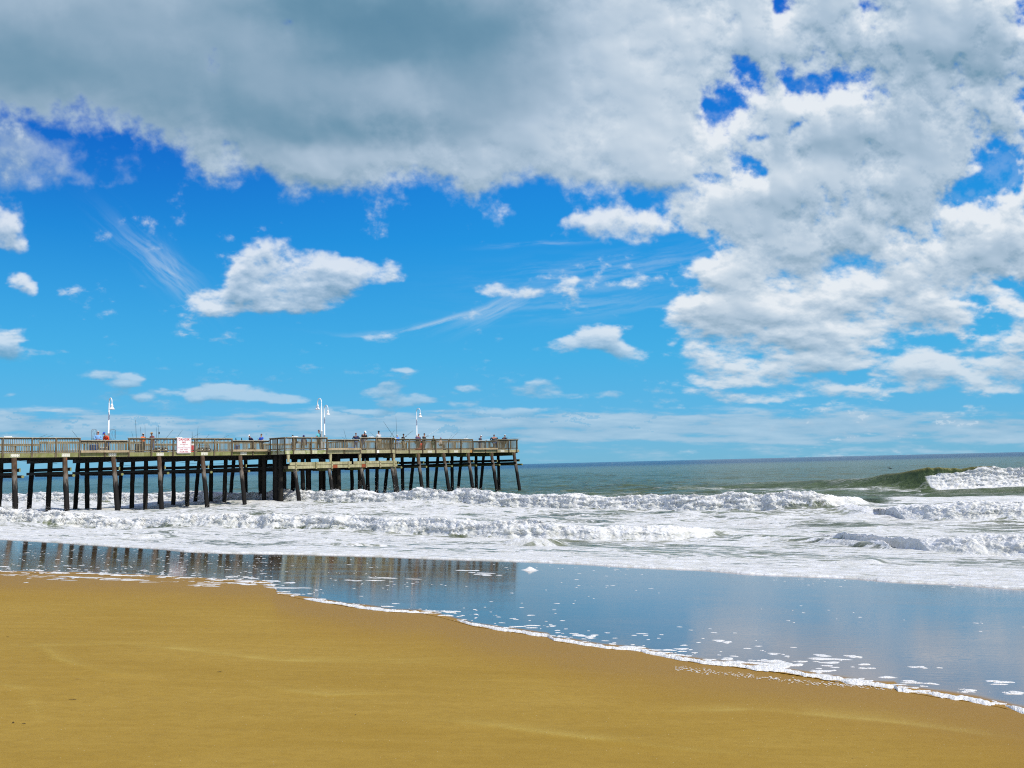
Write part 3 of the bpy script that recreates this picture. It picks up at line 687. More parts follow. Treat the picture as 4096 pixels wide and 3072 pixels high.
    # keep above the sand near the edge
    Z = np.maximum(Z, sand_plane(X, Y2) * (Q < 2.2) + (Q >= 2.2) * -9 + .0 - .01 + .035 * sstep(0, .12, Q) * (Q < 2.2))
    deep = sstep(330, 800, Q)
    # earth curvature of a flat sheet is ignored; keep the far rows level
    Z = np.where(Q > 900, 0, Z)
    o = grid_mesh('sea', X, Y2, Z, G['sea'], {'foam': foam, 'bore': bore, 'silt_glow': silt_glow, 'deep': deep})
    tag(o, 'green sea with white surf running in to the beach', kind='structure')
    # spray: droplets thrown off the crests
    r = np.random.RandomState(5)
    w = (push > .45) & (Y < 110)
    ids = np.flatnonzero(w.reshape(-1)); pr = (push * np.clip(Z, .2, 2)).reshape(-1)[ids]; pr = pr / Y.reshape(-1)[ids] ** .5; pr /= pr.sum()
    pick = r.choice(ids, 15000, p=pr)
    P = np.stack([X.reshape(-1)[pick], Y2.reshape(-1)[pick], Z.reshape(-1)[pick]], -1)
    P += r.normal(size=P.shape) * (.10, .10, .03); P[:, 2] += np.abs(r.exponential(.07, len(P)))
    return P
SP = build_sea()

def build_spray(P):
    # extra plumes round the piles and on the right front breaker
    r = np.random.RandomState(8); ex = []
    for (px, py, z, n, hx, hz) in ((1500, 1990, .6, 500, .9, .45), (1440, 1985, .6, 350, .7, .4), (1570, 1985, .6, 500, .9, .5), (1640, 1990, .5, 200, .6, .2), (4000, 2160, .5, 700, .9, .30), (3880, 2150, .4, 250, .5, .15), (160, 2045, .6, 200, .7, .25), (780, 2045, .5, 350, 1.2, .25), (930, 2045, .5, 350, 1.2, .28), (1020, 2050, .5, 300, 1.2, .2)):
        c = at_z(px, py, z)
        a = np.stack([c.x + r.normal(size=n) * hx, c.y + r.normal(size=n) * hx * .5, z + np.abs(r.exponential(hz, n))], -1)
        a[:, 2] = z + (a[:, 2] - z) * np.exp(-((a[:, 0] - c.x) / hx) ** 2 * .6)
        ex.append(a)
    P = np.concatenate([P] + ex); n = len(P)
    s = r.uniform(.003, .0095, n) * (P[:, 1] / 40) ** .6
    o6 = np.array([(1, 0, 0), (-1, 0, 0), (0, 1, 0), (0, -1, 0), (0, 0, 1), (0, 0, -1)], np.float32)
    V = P[:, None, :] + o6[None] * s[:, None, None] * r.uniform(.6, 1.5, (n, 1, 3))
    f = np.array([(0, 2, 4), (2, 1, 4), (1, 3, 4), (3, 0, 4), (2, 0, 5), (1, 2, 5), (3, 1, 5), (0, 3, 5)])
    F = (f[None] + (np.arange(n) * 6)[:, None, None]).reshape(-1, 3)
    me = bpy.data.meshes.new('sea_spray'); me.vertices.add(n * 6); me.vertices.foreach_set('co', V.astype(np.float32).reshape(-1))
    me.loops.add(F.size); me.loops.foreach_set('vertex_index', F.reshape(-1).astype(np.int32))
    me.polygons.add(len(F)); me.polygons.foreach_set('loop_start', np.arange(0, F.size, 3, dtype=np.int32)); me.polygons.foreach_set('loop_total', np.full(len(F), 3, np.int32))
    me.update(calc_edges=True); me.materials.append(G['foam'])
    o = bpy.data.objects.new('sea_spray', me); C.objects.link(o)
    tag(o, 'white droplets thrown up by the breaking waves', 'spray', kind='stuff')
build_spray(SP)

# ------------------------------------------------------------------ foam fringe and flecks on the film
def build_fringe():
    ts = np.linspace(-.85, .90, 3600); w = np.linspace(-.12, 1.0, 90)
    T, K = np.meshgrid(ts, w)
    l = yL(T); wd = K * (.45 + .085 * l)
    wob = .018 * l * perlin(T * 40, T * 0) * .5 + .006 * l * perlin(T * 150, T * 0 + 3) * .5
    Y = l + wob + wd; X = T * Y
    right_ = sstep(-.30, -.24, T)                        # full foam line only right of the cusp
    lw = .05 + .010 * l + .045 * perlin(X * 2.2, Y * 2.2) + .06 * perlin(X * .8, Y * .8 + 5) + .02 * perlin(X * 7, Y * 7)
    lw = np.maximum(lw, .012)
    linem = 1 - np.abs(wd - lw * .5) / (lw * .5 + 1e-4)
    linem = np.maximum(linem, -1) * right_ + (right_ - 1)
    n = fbm(X * 3.2, Y * 7.5, oct=4, gain=.55)
    n2 = fbm(X * 1.1 + 8, Y * 2.2, oct=2)
    pat = (n - .30 - .62 * sstep(0, .9 , wd / (.9 + .03 * l)) + .35 * n2) * 3
    pat = np.where(wd > 0, pat, -1)
    gap = perlin(T * 14, T * 0 + 9)
    linem = linem - 1.2 * sstep(.22, .40, gap) - .35 * np.maximum(perlin(X * 5, Y * 5), 0)
    m_ = np.maximum(linem, pat * .8)
    hgt = np.sqrt(np.clip(m_, 0, 1)) * np.where(linem > pat, .020, .008)
    hgt = hgt * (1 + .5 * perlin(X * 25, Y * 25) + .35 * perlin(X * 60, Y * 60))
    Z = sand_plane(X, Y) + .004 + np.where(m_ > 0, hgt + .001, -.003)
    o = grid_mesh('swash_foam', X, Y, Z, G['foam'], None, keep=(m_ > 0))
    tag(o, 'lacy white foam line along the edge of the swash', 'foam', kind='stuff')
    # thin sparkling remnant line above the swash edge on the sand
    # loose flecks
    r = np.random.RandomState(3); vs = []; fs = []
    def blob(x, y, a, b, h, n=12):
        c = len(vs); ph = r.uniform(0, 6.28, 3); z0 = sand_plane(x, y) + .0045
        vs.append((x, y, z0 + h))
        for ring, (rr, hh) in enumerate(((.65, .8), (1.0, -.15))):
            for k in range(n):
                an = 2 * math.pi * k / n
                s = rr * (1 + .28 * math.sin(2 * an + ph[0]) + .22 * math.sin(3 * an + ph[1]) + .12 * math.sin(5 * an + ph[2]))
                xx, yy = x + a * s * math.cos(an), y + b * s * math.sin(an)
                vs.append((xx, yy, z0 + (xx - x) * SX + (yy - y) * SY + h * hh))
        for k in range(n):
            fs.append((c, c + 1 + k, c + 1 + (k + 1) % n))
            fs.append((c + 1 + k, c + 1 + n + k, c + 1 + n + (k + 1) % n, c + 1 + (k + 1) % n))
    cnt = 0
    while cnt < 650:
        t = r.uniform(-.66, .66); l, e = float(yL(t)), float(yE(t))
        u = r.uniform() ** 1.25; y = l + u * (e - l - .1); x = t * y
        cl = float(perlin(np.array([x * .5]), np.array([y * .35]))[0])
        if r.uniform() > .12 + 1.2 * cl + .3 * (u < .15) + .30 * (t < -.25): continue
        s = r.lognormal(-4.4, .5) * (1 + .45 * (u < .25)); s = min(s, .09)
        blob(x, y, s * r.uniform(1, 2.2), s, .003); cnt += 1
    # bigger rafts seen in the picture
    for (px, py, a, b) in ((2120, 2283, .16, .08), (3290, 2628, .20, .10), (3420, 2628, .1, .05), (3150, 2660, .15, .06), (2330, 2545, .22, .08), (2130, 2506, .18, .06), (2660, 2598, .18, .06), (1900, 2290, .35, .18), (1960, 2300, .25, .12), (3320, 2630, .25, .07), (3720, 2672, .12, .05), (3640, 2725, .2, .05), (3990, 2730, .18, .05), (4020, 2775, .15, .05), (1090, 2330, .25, .2), (1480, 2322, .35, .07), (1560, 2315, .4, .05), (1150, 2352, .35, .06), (2950, 2640, .1, .05), (2900, 2570, .12, .05)):
        p = at_sand(px, py)
        for j in range(4): blob(p.x + r.normal() * a * .7, p.y + r.normal() * b * 1.2, a * r.uniform(.2, .55), b * r.uniform(.3, .8), .005, 18)
    # strays on the sand at the left edge
    for i in range(110):
        px = r.uniform(0, 1100); py = np.interp(px, [0, 1100], [2296, 2338]) + r.exponential(6)
        p = at_sand(px, py); blob(p.x, p.y, r.uniform(.03, .16), r.uniform(.02, .05), .004)
    for i in range(360):
        px = r.uniform(2700, 3620); py = np.interp(px, [2700, 3000, 3300, 3620], [2672, 2708, 2738, 2758]) + r.normal() * 5
        p = at_sand(px, py); s = r.uniform(.002, .006); blob(p.x, p.y, s * r.uniform(1, 3), s, .0015, 8)
    me = bpy.data.meshes.new('foam_flecks'); me.from_pydata(vs, [], fs); me.materials.append(G['foam']); me.update()
    me.polygons.foreach_set('use_smooth', np.ones(len(fs), bool))
    o = bpy.data.objects.new('foam_flecks', me); C.objects.link(o)
    tag(o, 'scattered flecks and small rafts of foam on the shallow water', 'foam', kind='stuff')
    # the small mound of foam standing on the film
    p = at_sand(2117, 2281); mb = MB()
    vs2 = []; n = 26
    xs = np.linspace(-.48, .55, 60); ys = np.linspace(-.2, .2, 26); XX, YY = np.meshgrid(xs, ys)
    hh = .065 * np.exp(-((XX - .02) / .10) ** 2 - (YY / .08) ** 2) * (1 + .35 * perlin(XX * 12, YY * 12)) + .014 * np.exp(-(XX / .20) ** 2 - (YY / .10) ** 2)
    hh = hh - .006
    o = grid_mesh('foam_mound', p.x + XX, p.y + YY, sand_plane(p.x + XX, p.y + YY) + .004 + hh, G['foam'], None, keep=hh > 0)
    tag(o, 'small white mound of foam standing alone on the mirror-like water', 'foam')
build_fringe()
# ------------------------------------------------------------------ pier
PO = Vector((-38.6, 66.0, 0)); PD = Vector((0.7165, 0.6975, 0)); PN = Vector((0.6975, -0.7165, 0))   # along (seaward), towards the beach side
WID = 5.5; WL = 8.6; SW = 34.3; DECK = 4.80; CAPZ = 6.00; LOWZ = 5.80
def PP(s, o, z): return PO + PD * s + PN * o + Vector((0, 0, z))

def wood(name, a, b_, green=0.0, wet=False, streak=30.0):
    m = bpy.data.materials.new(name); m.use_nodes = True; t = NT(m.node_tree); b = m.node_tree.nodes['Principled BSDF']
    pos = t.new('ShaderNodeNewGeometry').outputs['Position']
    info = t.new('ShaderNodeObjectInfo').outputs['Random']
    n = t.noise(t.v('MULTIPLY', pos, (1, 1, .25) if not wet else (1, 1, .12)), streak / 4, 6, .65)
    n2 = t.noise(pos, 1.3, 4, .6)
    c = t.mix(t.sm(n, .3, .7), a, b_)
    c = t.mix(t.sm(n2, .35, .7, 0, .5), c, tuple(k * .55 for k in a))
    if green:
        n3 = t.noise(pos, 2.2, 4, .6)
        c = t.mix(t.sm(n3, .42, .66, 0, green), c, (0.16, 0.20, 0.03))
    if wet:      # tide stained: pale dry timber above, black wet timber below
        z = t.sep(pos)[2]
        zz = t.m('ADD', z, t.m('MULTIPLY', t.m('SUBTRACT', t.noise(t.v('MULTIPLY', pos, (6, 6, .8)), 1.0, 4, .6), .5), 2.2))
        c = t.mix(t.sm(zz, 3.6, 3.0), c, (0.18, 0.158, 0.132))
        c = t.mix(t.sm(zz, 3.0, 2.1), c, (0.010, 0.009, 0.008))
        rust = t.noise(t.v('MULTIPLY', pos, (3, 3, .5)), 1.0, 3, .6)
        c = t.mix(t.m('MULTIPLY', t.sm(rust, .58, .68, 0, .8), t.sm(z, 2.6, 3.8)), c, (0.33, 0.10, 0.03))
    t.put(b.inputs['Base Color'], c); b.inputs['Roughness'].default_value = .8
    b.inputs['Specular IOR Level'].default_value = .25
    t.put(b.inputs['Normal'], t.bump(n, .5, .01))
    return m
M_RAIL = wood('weathered_railing', (.085, .062, .036), (.20, .155, .095))
M_SLAT = wood('weathered_slats', (.20, .16, .09), (.36, .30, .185))
M_CAP = wood('sun_bleached_cap', (.34, .30, .22), (.55, .50, .39))
M_FASC = wood('mossy_fascia', (.20, .195, .075), (.33, .32, .15), green=.6)
M_FASC2 = wood('bleached_fascia', (.33, .29, .16), (.50, .46, .28), green=.25)
M_FASC3 = wood('streaked_fascia', (.44, .42, .26), (.62, .60, .42), green=.9)
M_BENCH = wood('fish_bench', (.36, .27, .16), (.50, .40, .25))
M_DARK = wood('creosoted_shaded_timber', (.010, .009, .007), (.022, .019, .014))  # dark timber, with the deep shade under the deck put into its colour
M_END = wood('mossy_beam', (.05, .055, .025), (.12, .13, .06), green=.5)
M_PILE = wood('tarred_shaded_pile', (.010, .009, .007), (.026, .022, .017))  # inner and rear piles: under-deck shade put into the colour
M_PILEF = wood('tide_stained_pile', (.065, .038, .024), (.15, .10, .062), wet=True)
M_DECK = wood('deck_planks', (.26, .22, .15), (.38, .33, .24))
M_PLATE = mat('galvanised_plate', (.72, .69, .55), .5, var=.06)
M_HOLE = mat('bolt_hole', (.03, .02, .015), .8)
M_RUST = mat('rusty_steel', (.30, .075, .025), .85, scale=14, var=.35, bump=.02)
M_BOLT = mat('rusty_bolt', (.22, .07, .03), .8)

pier = empty('fishing_pier', PP(27, -WID / 2, 0), 'long weathered timber fishing pier on tilted black piles standing in the surf', 'pier')
PB = pier.location.copy()
class LB(MB):
    """builder in pier coordinates s, o, z; stored relative to the pier's base"""
    def P(s_, p): return PP(*p) - PB
    def bx(s_, s0, s1, o0, o1, z0, z1):
        c = s_.P(((s0 + s1) / 2, (o0 + o1) / 2, (z0 + z1) / 2))
        s_.obox(c, PD * (s1 - s0) / 2, PN * (o1 - o0) / 2, Vector((0, 0, (z1 - z0) / 2)))
    def bars(s_, a, b, w, h): s_.bar(s_.P(a), s_.P(b), w, h)

def railing(a0, a1, posts, top, mode, bench=False, facing=1, fl=0.0, end_out=1, post_drop=.36):
    """mode ('o', value): runs along s at that offset; mode ('s', value): runs across the pier"""
    ax, val = mode
    def bx(mb, u0, u1, v0, v1, z0, z1):
        v0, v1 = sorted((val + v0 * facing, val + v1 * facing)); u0, u1 = sorted((u0, u1))
        if ax == 'o': mb.bx(u0, u1, v0, v1, z0, z1)
        else: mb.bx(v0, v1, u0, u1, z0, z1)
    r = LB(); bx(r, a0 - .02, a1 + .02, -.10, .16, top - .045, top)
    rail = r.build('railing', M_CAP, pier)
    tr = LB(); bx(tr, a0, a1, .012, .05, top - .155, top - .049)          # top board
    bx(tr, a0, a1, -.06, -.02, DECK + .09, DECK + .18)
    tr.build('rail_board', M_RAIL, rail)
    sl = LB(); n = max(2, int((a1 - a0) / .125)); 
    for i in range(n):
        u = a0 + (a1 - a0) * (i + .5) / n
        if any(abs(u - p) < .09 for p in posts): continue
        bx(sl, u - .021, u + .021, -.018, .022 - .012, DECK + .05 + rnd.uniform(0, .02), top - .05)
    sl.build('slats', M_SLAT, rail)
    for p in posts:
        b = LB(); bx(b, p - .055, p + .055, .062, .15, DECK - post_drop, top - .047)
        b.build('post', M_RAIL, rail)
    if bench:
        b = LB(); bx(b, a0 - .05, a1 + .05, .153, .30, DECK + .0, DECK + .13)
        bx(b, a0 - .05, a1 + .05, .153, .285, DECK + .131, DECK + .17)
        b.build('ledge', M_BENCH, rail)
    return rail

F_POSTS = [-1.75, .1, 2.1, 3.8, 5.7, 7.5, 9.4, 11.25, 13.1, 15.0, 16.8, 18.6, 20.5, 22.1]
F2 = [36.6, 38.4, 40.2, 42.0, 43.8, 45.6, 47.5, 49.3, 51.1, 53.0, 54.3]
def near(ps, a, b): return [p for p in ps if a - .01 <= p < b - .01]
# beach-side railing, left of the landing
railing(-8, 5.62, [-7.3, -5.5, -3.6] + near(F_POSTS, -2, 5.6) + [5.55], CAPZ, ('o', 0))
railing(5.66, 9.30, [7.5], LOWZ, ('o', 0), bench=True)
railing(9.34, 18.5, near(F_POSTS, 9.4, 18.5) + [18.44], CAPZ, ('o', 0))
railing(18.54, 22.15, [20.5], LOWZ, ('o', 0), bench=True)
# projecting landing
PFO = 3.1
railing(.22, PFO, [.35, 1.7, 3.02], CAPZ, ('s', 22.2), facing=-1)
railing(22.2, 26.42, [22.87, 24.7, 26.36], CAPZ, ('o', PFO))
railing(26.46, 30.02, [28.3], LOWZ, ('o', PFO), bench=True)
railing(30.06, 34.0, [30.12, 31.95, 33.8], CAPZ, ('o', PFO))
railing(.2, PFO - .1, [1.5, 2.7], CAPZ, ('s', 34.3), facing=1)
# seaward of the landing
railing(34.6, 47.4, near(F2, 36, 47.5) + [47.34], CAPZ, ('o', 0))
railing(47.44, 51.0, [49.3], LOWZ, ('o', 0), bench=True)
railing(51.04, 54.5, [51.1, 53.0, 54.3], CAPZ, ('o', 0))
railing(-WID - .1, .12, [-4.2, -2.75, -1.3], CAPZ, ('s', 54.5), facing=1)
# far side railing, seen through the near one
for a, b, lo in ((-8, 1.3, 0), (1.34, 5.0, 1), (5.04, 13.9, 0), (13.94, 17.5, 1), (17.54, 26.2, 0), (26.24, 29.8, 1), (29.84, 34.3, 0), (34.34, 38.5, 0), (38.54, 42.2, 1), (42.24, 50.5, 0), (50.54, 54.5, 0)):
    ps = [a + .1 + 1.83 * k for k in range(int((b - a) / 1.83) + 1)]
    wo = -WL if b < SW + .1 else -WID
    rl = railing(a, b, ps, LOWZ if lo else CAPZ, ('o', wo), facing=-1, bench=bool(lo))
    wb = LB(); wb.bx(a, b, wo + .03, wo + .07, (LOWZ if lo else CAPZ) - .20, (LOWZ if lo else CAPZ) - .05)
    wb.bx(a, b, wo + .03, wo + .07, DECK + .12, DECK + .26)
    wb.build('inner_board', M_SLAT, rl)

# deck, fascia, stringers
b = LB(); n = int(63 / .15)
for i in range(n):
    s0 = -8.4 + i * .15; b.bx(s0, s0 + .142, -(WL if s0 < SW else WID) - .05, -.02, DECK - .045, DECK)
for i in range(int(12.1 / .15)):
    s0 = 22.25 + i * .15; b.bx(s0, s0 + .142, -.015, PFO - .03, DECK - .045, DECK)
b.build('deck', M_DECK, pier)
def fasc(s0, s1, o, z0, z1, m, name='fascia_board'):
    b = LB(); b.bx(s0, s1, o - .045, o + .002, z0, z1); return b.build(name, m, pier)
fs = [-8.4, -2.0, 3.9, 9.3, 15.0, 18.6, 22.0]
for i, (a, b2) in enumerate(zip(fs[:-1], fs[1:])): fasc(a + .004, b2 - .004, .055, DECK - .345, DECK - .03, M_FASC)
fasc(34.5, 40.2, .055, DECK - .345, DECK - .03, M_FASC2); fasc(40.21, 46, .055, DECK - .345, DECK - .03, M_FASC2); fasc(46.01, 54.75, .055, DECK - .345, DECK - .03, M_FASC2)
fasc(22.05, 26.4, PFO + .055, DECK - .345, DECK - .03, M_FASC3); fasc(26.41, 34.3, PFO + .055, DECK - .345, DECK - .03, M_FASC2)
b = LB(); b.bx(22.14, 22.185, .1, PFO, DECK - .345, DECK - .03); b.build('fascia_board', M_FASC3, pier)
b = LB(); b.bx(54.72, 54.76, -WID, 0, DECK - .345, DECK - .03); b.build('fascia_board', M_FASC2, pier)
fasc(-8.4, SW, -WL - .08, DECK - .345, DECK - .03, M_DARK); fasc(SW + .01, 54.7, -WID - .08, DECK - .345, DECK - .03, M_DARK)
for o in (-.12, -1.3, -2.6, -3.9, -5.2):
    b = LB(); b.bx(-8.4, 54.6, o - .05, o + .05, DECK - .44, DECK - .05); b.build('stringer', M_DARK, pier)
railing(-WL, -WID, [-7.8, -6.6], CAPZ, ('s', SW), facing=1)
for o in (-6.4, -7.5, -8.4):
    b = LB(); b.bx(-8.4, SW, o - .05, o + .05, DECK - .44, DECK - .05); b.build('stringer', M_DARK, pier)
for o in (1.0, 2.0, 2.95):
    b = LB(); b.bx(22.25, 34.3, o - .05, o + .05, DECK - .40, DECK - .05); b.build('stringer', M_DARK, pier)

# bents: three piles, double cap beam, lower brace pair and a round strut
def pile(p0, p1, r0, r1, m, n=10):
    pts = []; a, b_ = Vector(p0), Vector(p1); k = 12
    off = Vector((0, 0, 0)); rad = []
    for i in range(k + 1):
        t = i / k; pts.append(a.lerp(b_, t) + Vector((rnd.uniform(-1, 1) * .012, rnd.uniform(-1, 1) * .012, 0))); rad.append((r0 + (r1 - r0) * t) * rnd.uniform(.95, 1.06))
    mb = LB(); mb.tube([PP(*p) - PB for p in pts], rad, n, wob=.10); return mb.build('pile', m, pier)
bents = [.9 - 3.6 * k for k in (2, 1)] + [.9, 4.5, 8.2, 11.95, 15.75, 19.3, 22.9, 26.4, 29.9, 33.3, 36.3, 39.6, 43.15, 46.7, 50.3, 53.9]
for i, s in enumerate(bents):
    far_ = WL if s < SW else WID
    dz = rnd.uniform(-.03, .03)
    if s < 22 or s > 35:
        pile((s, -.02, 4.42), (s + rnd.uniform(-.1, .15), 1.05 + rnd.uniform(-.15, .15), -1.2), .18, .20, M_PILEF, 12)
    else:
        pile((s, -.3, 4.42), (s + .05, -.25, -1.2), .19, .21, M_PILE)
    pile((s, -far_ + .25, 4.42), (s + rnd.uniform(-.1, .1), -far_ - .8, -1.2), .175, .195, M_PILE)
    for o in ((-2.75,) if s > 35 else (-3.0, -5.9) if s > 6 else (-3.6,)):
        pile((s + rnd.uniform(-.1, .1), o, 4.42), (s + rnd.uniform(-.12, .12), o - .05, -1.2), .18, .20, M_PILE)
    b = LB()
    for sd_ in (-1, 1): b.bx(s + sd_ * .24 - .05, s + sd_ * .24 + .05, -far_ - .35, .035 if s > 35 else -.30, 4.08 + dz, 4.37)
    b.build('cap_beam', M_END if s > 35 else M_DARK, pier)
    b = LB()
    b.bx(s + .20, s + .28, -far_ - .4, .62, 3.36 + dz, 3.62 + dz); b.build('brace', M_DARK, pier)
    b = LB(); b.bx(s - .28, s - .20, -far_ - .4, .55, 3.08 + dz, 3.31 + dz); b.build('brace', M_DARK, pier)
    if s < 22 or s > 35:
        b = LB(); b.bx(s + .19, s + .29, .62, .70, 3.355 + dz, 3.625 + dz); b.build('beam_end', M_FASC, pier)
    b = LB(); b.tube([PP(s + .38, .9, 3.00) - PB, PP(s + .40, -far_ - .2, 3.06) - PB], [.11, .11], 10, wob=.1); b.build('strut', M_END if s > 35 else M_DARK, pier)
    if s < 22 or s > 35:
        b = LB(); b.tube([PP(s + .38, .9, 3.00) - PB, PP(s + .38, .98, 3.0) - PB], .105, 10); b.build('strut_end', M_FASC, pier)
# heavier clusters below the landing
for s in (22.6, 25.2, 28.8, 31.6):
    for o in (.55, 1.35) if s in (22.6, 28.8) else (.8,):
        pile((s, o, 4.40), (s + .05, o + .05, -1.2), .19, .22, M_PILE)
for s in (22.5, 24.6, 28.6): pile((s - .35, -.9, 4.4), (s - .35, -.9, -1.2), .2, .22, M_PILE)
for s in (23.15, 26.75, 30.35, 34.0):
    pile((s, PFO - .15, 3.12), (s + .1, PFO + .75, -1.2), .16, .185, M_PILEF, 12)
    b = LB(); b.bx(s - .06, s + .32, .2, PFO - .02, 2.86, 3.10); b.build('cap_beam', M_END, pier)
# lower landing frame
def lplank(s0, s1, z0, z1, o=PFO + .10, m=M_FASC2, name='landing_beam'):
    b = LB(); b.bx(s0, s1, o - .09, o, z0, z1); return b.build(name, m, pier)
for s0, s1 in ((22.5, 26.3), (26.32, 29.1), (29.32, 34.45)): lplank(s0, s1, 3.44, 3.70)
for s0, s1 in ((22.35, 28.2), (28.22, 34.5)): lplank(s0, s1, 3.12, 3.40)
for o in (.3, 1.3, 2.2):
    b = LB(); b.bx(22.4, 34.4, o - .05, o + .05, 3.14, 3.38); b.build('stringer', M_DARK, pier)
for s in (23.1, 25.2, 26.9, 28.75, 30.75, 32.4, 34.05):
    b = LB(); b.bx(s - .075, s + .075, PFO + .103, PFO + .19, 3.06, 3.72); pb = b.build('landing_post', M_FASC2, pier)
    h = LB()
    for z in (3.25, 3.55): h.tube([PP(s, PFO + .19, z) - PB, PP(s, PFO + .215, z) - PB], .028, 8)
    h.build('bolt', M_BOLT, pb)
for s in (22.42, 26.85, 30.15, 34.2):
    b = LB(); b.bx(s - .11, s + .11, PFO - .08, PFO + .0, 3.71, DECK - .35); pb = b.build('hanger_post', M_FASC2, pier)
    b = LB(); b.bx(s - .16, s - .115, PFO - .12, PFO - .02, 4.0, DECK - .35); b.bx(s + .115, s + .16, PFO - .12, PFO - .02, 4.05, DECK - .35); b.build('cleat', M_RAIL, pb)
for s in (27.2, 30.55):
    b = LB(); b.bx(s - .30, s + .30, PFO + .103, PFO + .13, 3.10, 3.41)
    for k in range(6): b.bx(s - .28 + .1 * k, s - .24 + .1 * k, PFO + .131, PFO + .15, 3.12, 3.39)
    b.build('rusty_bracket', M_RUST, pier)
b = LB(); b.bars((26.0, 1.8, 4.35), (27.0, 1.9, 3.75), .10, .16); b.build('diagonal_brace', M_DARK, pier)
# pierced splice plates over the joints of the fascia
def plate(s, o=.055, z=DECK - .185, w=.60, h=.25):
    b = LB(); b.bx(s - w / 2, s + w / 2, o + .003, o + .012, z - h / 2, z + h / 2); p = b.build('splice_plate', M_PLATE, pier)
    hb = LB()
    for i in range(4):
        for k in (-1, 1):
            c = PP(s - w / 2 + w * (i + .5) / 4, o + .0125, z + k * h * .25) - PB
            hb.tube([c, c + PN * .006], .026, 8)
    hb.build('bolt_hole', M_HOLE, p)
for s in (.95, 4.55, 8.1, 12.0, 15.9, 19.6, 41.2, 44.9, 52.0): plate(s)
b = LB(); b.bx(47.0, 47.42, .058, .068, DECK - .33, DECK - .06); b.build('patch_board', mat('orange_stained_board', (.50, .26, .07), .8, var=.2), pier)
b = LB(); b.bx(32.0, 32.35, PFO + .058, PFO + .066, DECK - .33, DECK - .05); b.build('patch_board', mat('pale_patch', (.80, .78, .70), .7, var=.08), pier)
# sagging cable under the deck
def cable(s0, s1, o, z0, z1, sag, r=.012):
    b = LB(); pts = []
    for k in range(13):
        t = k / 12; pts.append(PP(s0 + (s1 - s0) * t, o, z0 + (z1 - z0) * t - sag * 4 * t * (1 - t)) - PB)
    b.tube(pts, r, 6, smooth=True); return b.build('cable', M_HOLE, pier)
cable(1, 4.4, -1.5, 4.35, 4.0, .05); cable(8.4, 13, -3, 4.2, 3.7, .25); cable(13, 22, -2, 4.25, 4.2, .5); cable(26.6, 30, .4, 4.1, 4.05, .12)

# ------------------------------------------------------------------ sign
sg = empty('danger_sign', PP(14.02, .16, 4.68), 'white warning sign with red lettering fixed to the pier railing', 'sign')
SB = sg.location.copy()
sm = MB(); hw, hh = .63, .665
def rr(mb, w, h, r, y0, y1, inner=None):
    pts = []
    for cx, cz, a0 in ((w - r, h - r, 0), (-w + r, h - r, 90), (-w + r, -h + r, 180), (w - r, -h + r, 270)):
        for k in range(6): a = R(a0 + 18 * k); pts.append((cx + r * math.cos(a), cz + r * math.sin(a)))
    return pts
def sv(x, y, z): return PD * x + PN * y + Vector((0, 0, z + hh))
pts = rr(sm, hw, hh, .09, 0, 0); n = len(pts)
vs = [sv(x, .0, z) for x, z in pts] + [sv(x, .012, z) for x, z in pts]
sm.add(vs, [tuple(range(n, 2 * n)), tuple(range(n))[::-1]] + [(i, (i + 1) % n, n + (i + 1) % n, n + i) for i in range(n)])
M_WHITE = mat('sign_white', (.82, .80, .79), .4, var=.02)
M_RED = mat('sign_red', (.50, .035, .05), .5, var=.08); M_FADE = mat('faded_sign_red', (.60, .22, .22), .5, var=.1)
panel = sm.build('panel', M_WHITE, sg)
bm_ = MB(); o1, o2 = rr(None, hw - .045, hh - .045, .075, 0, 0), rr(None, hw - .063, hh - .063, .06, 0, 0)
vs = [sv(x, .0155, z) for x, z in o1] + [sv(x, .0155, z) for x, z in o2]
bm_.add(vs, [(i, (i + 1) % n, n + (i + 1) % n, n + i) for i in range(n)]); bm_.build('border', M_RED, panel)
def text_mesh(body, size, bold=0.0, spacing=1.0):
    cu = bpy.data.curves.new('lettering', 'FONT'); cu.body = body; cu.size = size; cu.align_x = 'CENTER'; cu.offset = bold; cu.space_character = spacing; cu.extrude = .001
    o = bpy.data.objects.new('lettering', cu); C.objects.link(o)
    dg = bpy.context.evaluated_depsgraph_get(); me = bpy.data.meshes.new_from_object(o.evaluated_get(dg)); bpy.data.objects.remove(o); bpy.data.curves.remove(cu); return me
TM = Matrix(((PD.x, 0, PN.x, 0), (PD.y, 0, PN.y, 0), (0, 1, 0, 0), (0, 0, 0, 1)))
for body, z, size, m, bold, sp in (('DANGER', .43, .225, M_RED, .008, 1.1), ('NO', .20, .205, M_RED, .008, 1.15), ('SWIMMING', .055, .125, M_FADE, .002, 1.2), ('OR', -.085, .11, M_FADE, .001, 1.15), ('BODYBOARDING', -.235, .125, M_FADE, .002, 1.18), ('200 FEET', -.405, .165, M_RED, .002, 1.15), ('FROM PIER', -.585, .155, M_RED, .002, 1.05)):
    me = text_mesh(body, size, bold, sp); me.materials.append(m)
    w = max(v.co.x for v in me.vertices) - min(v.co.x for v in me.vertices)
    if w > 1.12:
        for v in me.vertices: v.co.x *= 1.12 / w
    me.transform(TM); me.transform(Matrix.Translation(sv(0, .0175, z)))
    o = bpy.data.objects.new('lettering', me); C.objects.link(o); o.parent = panel

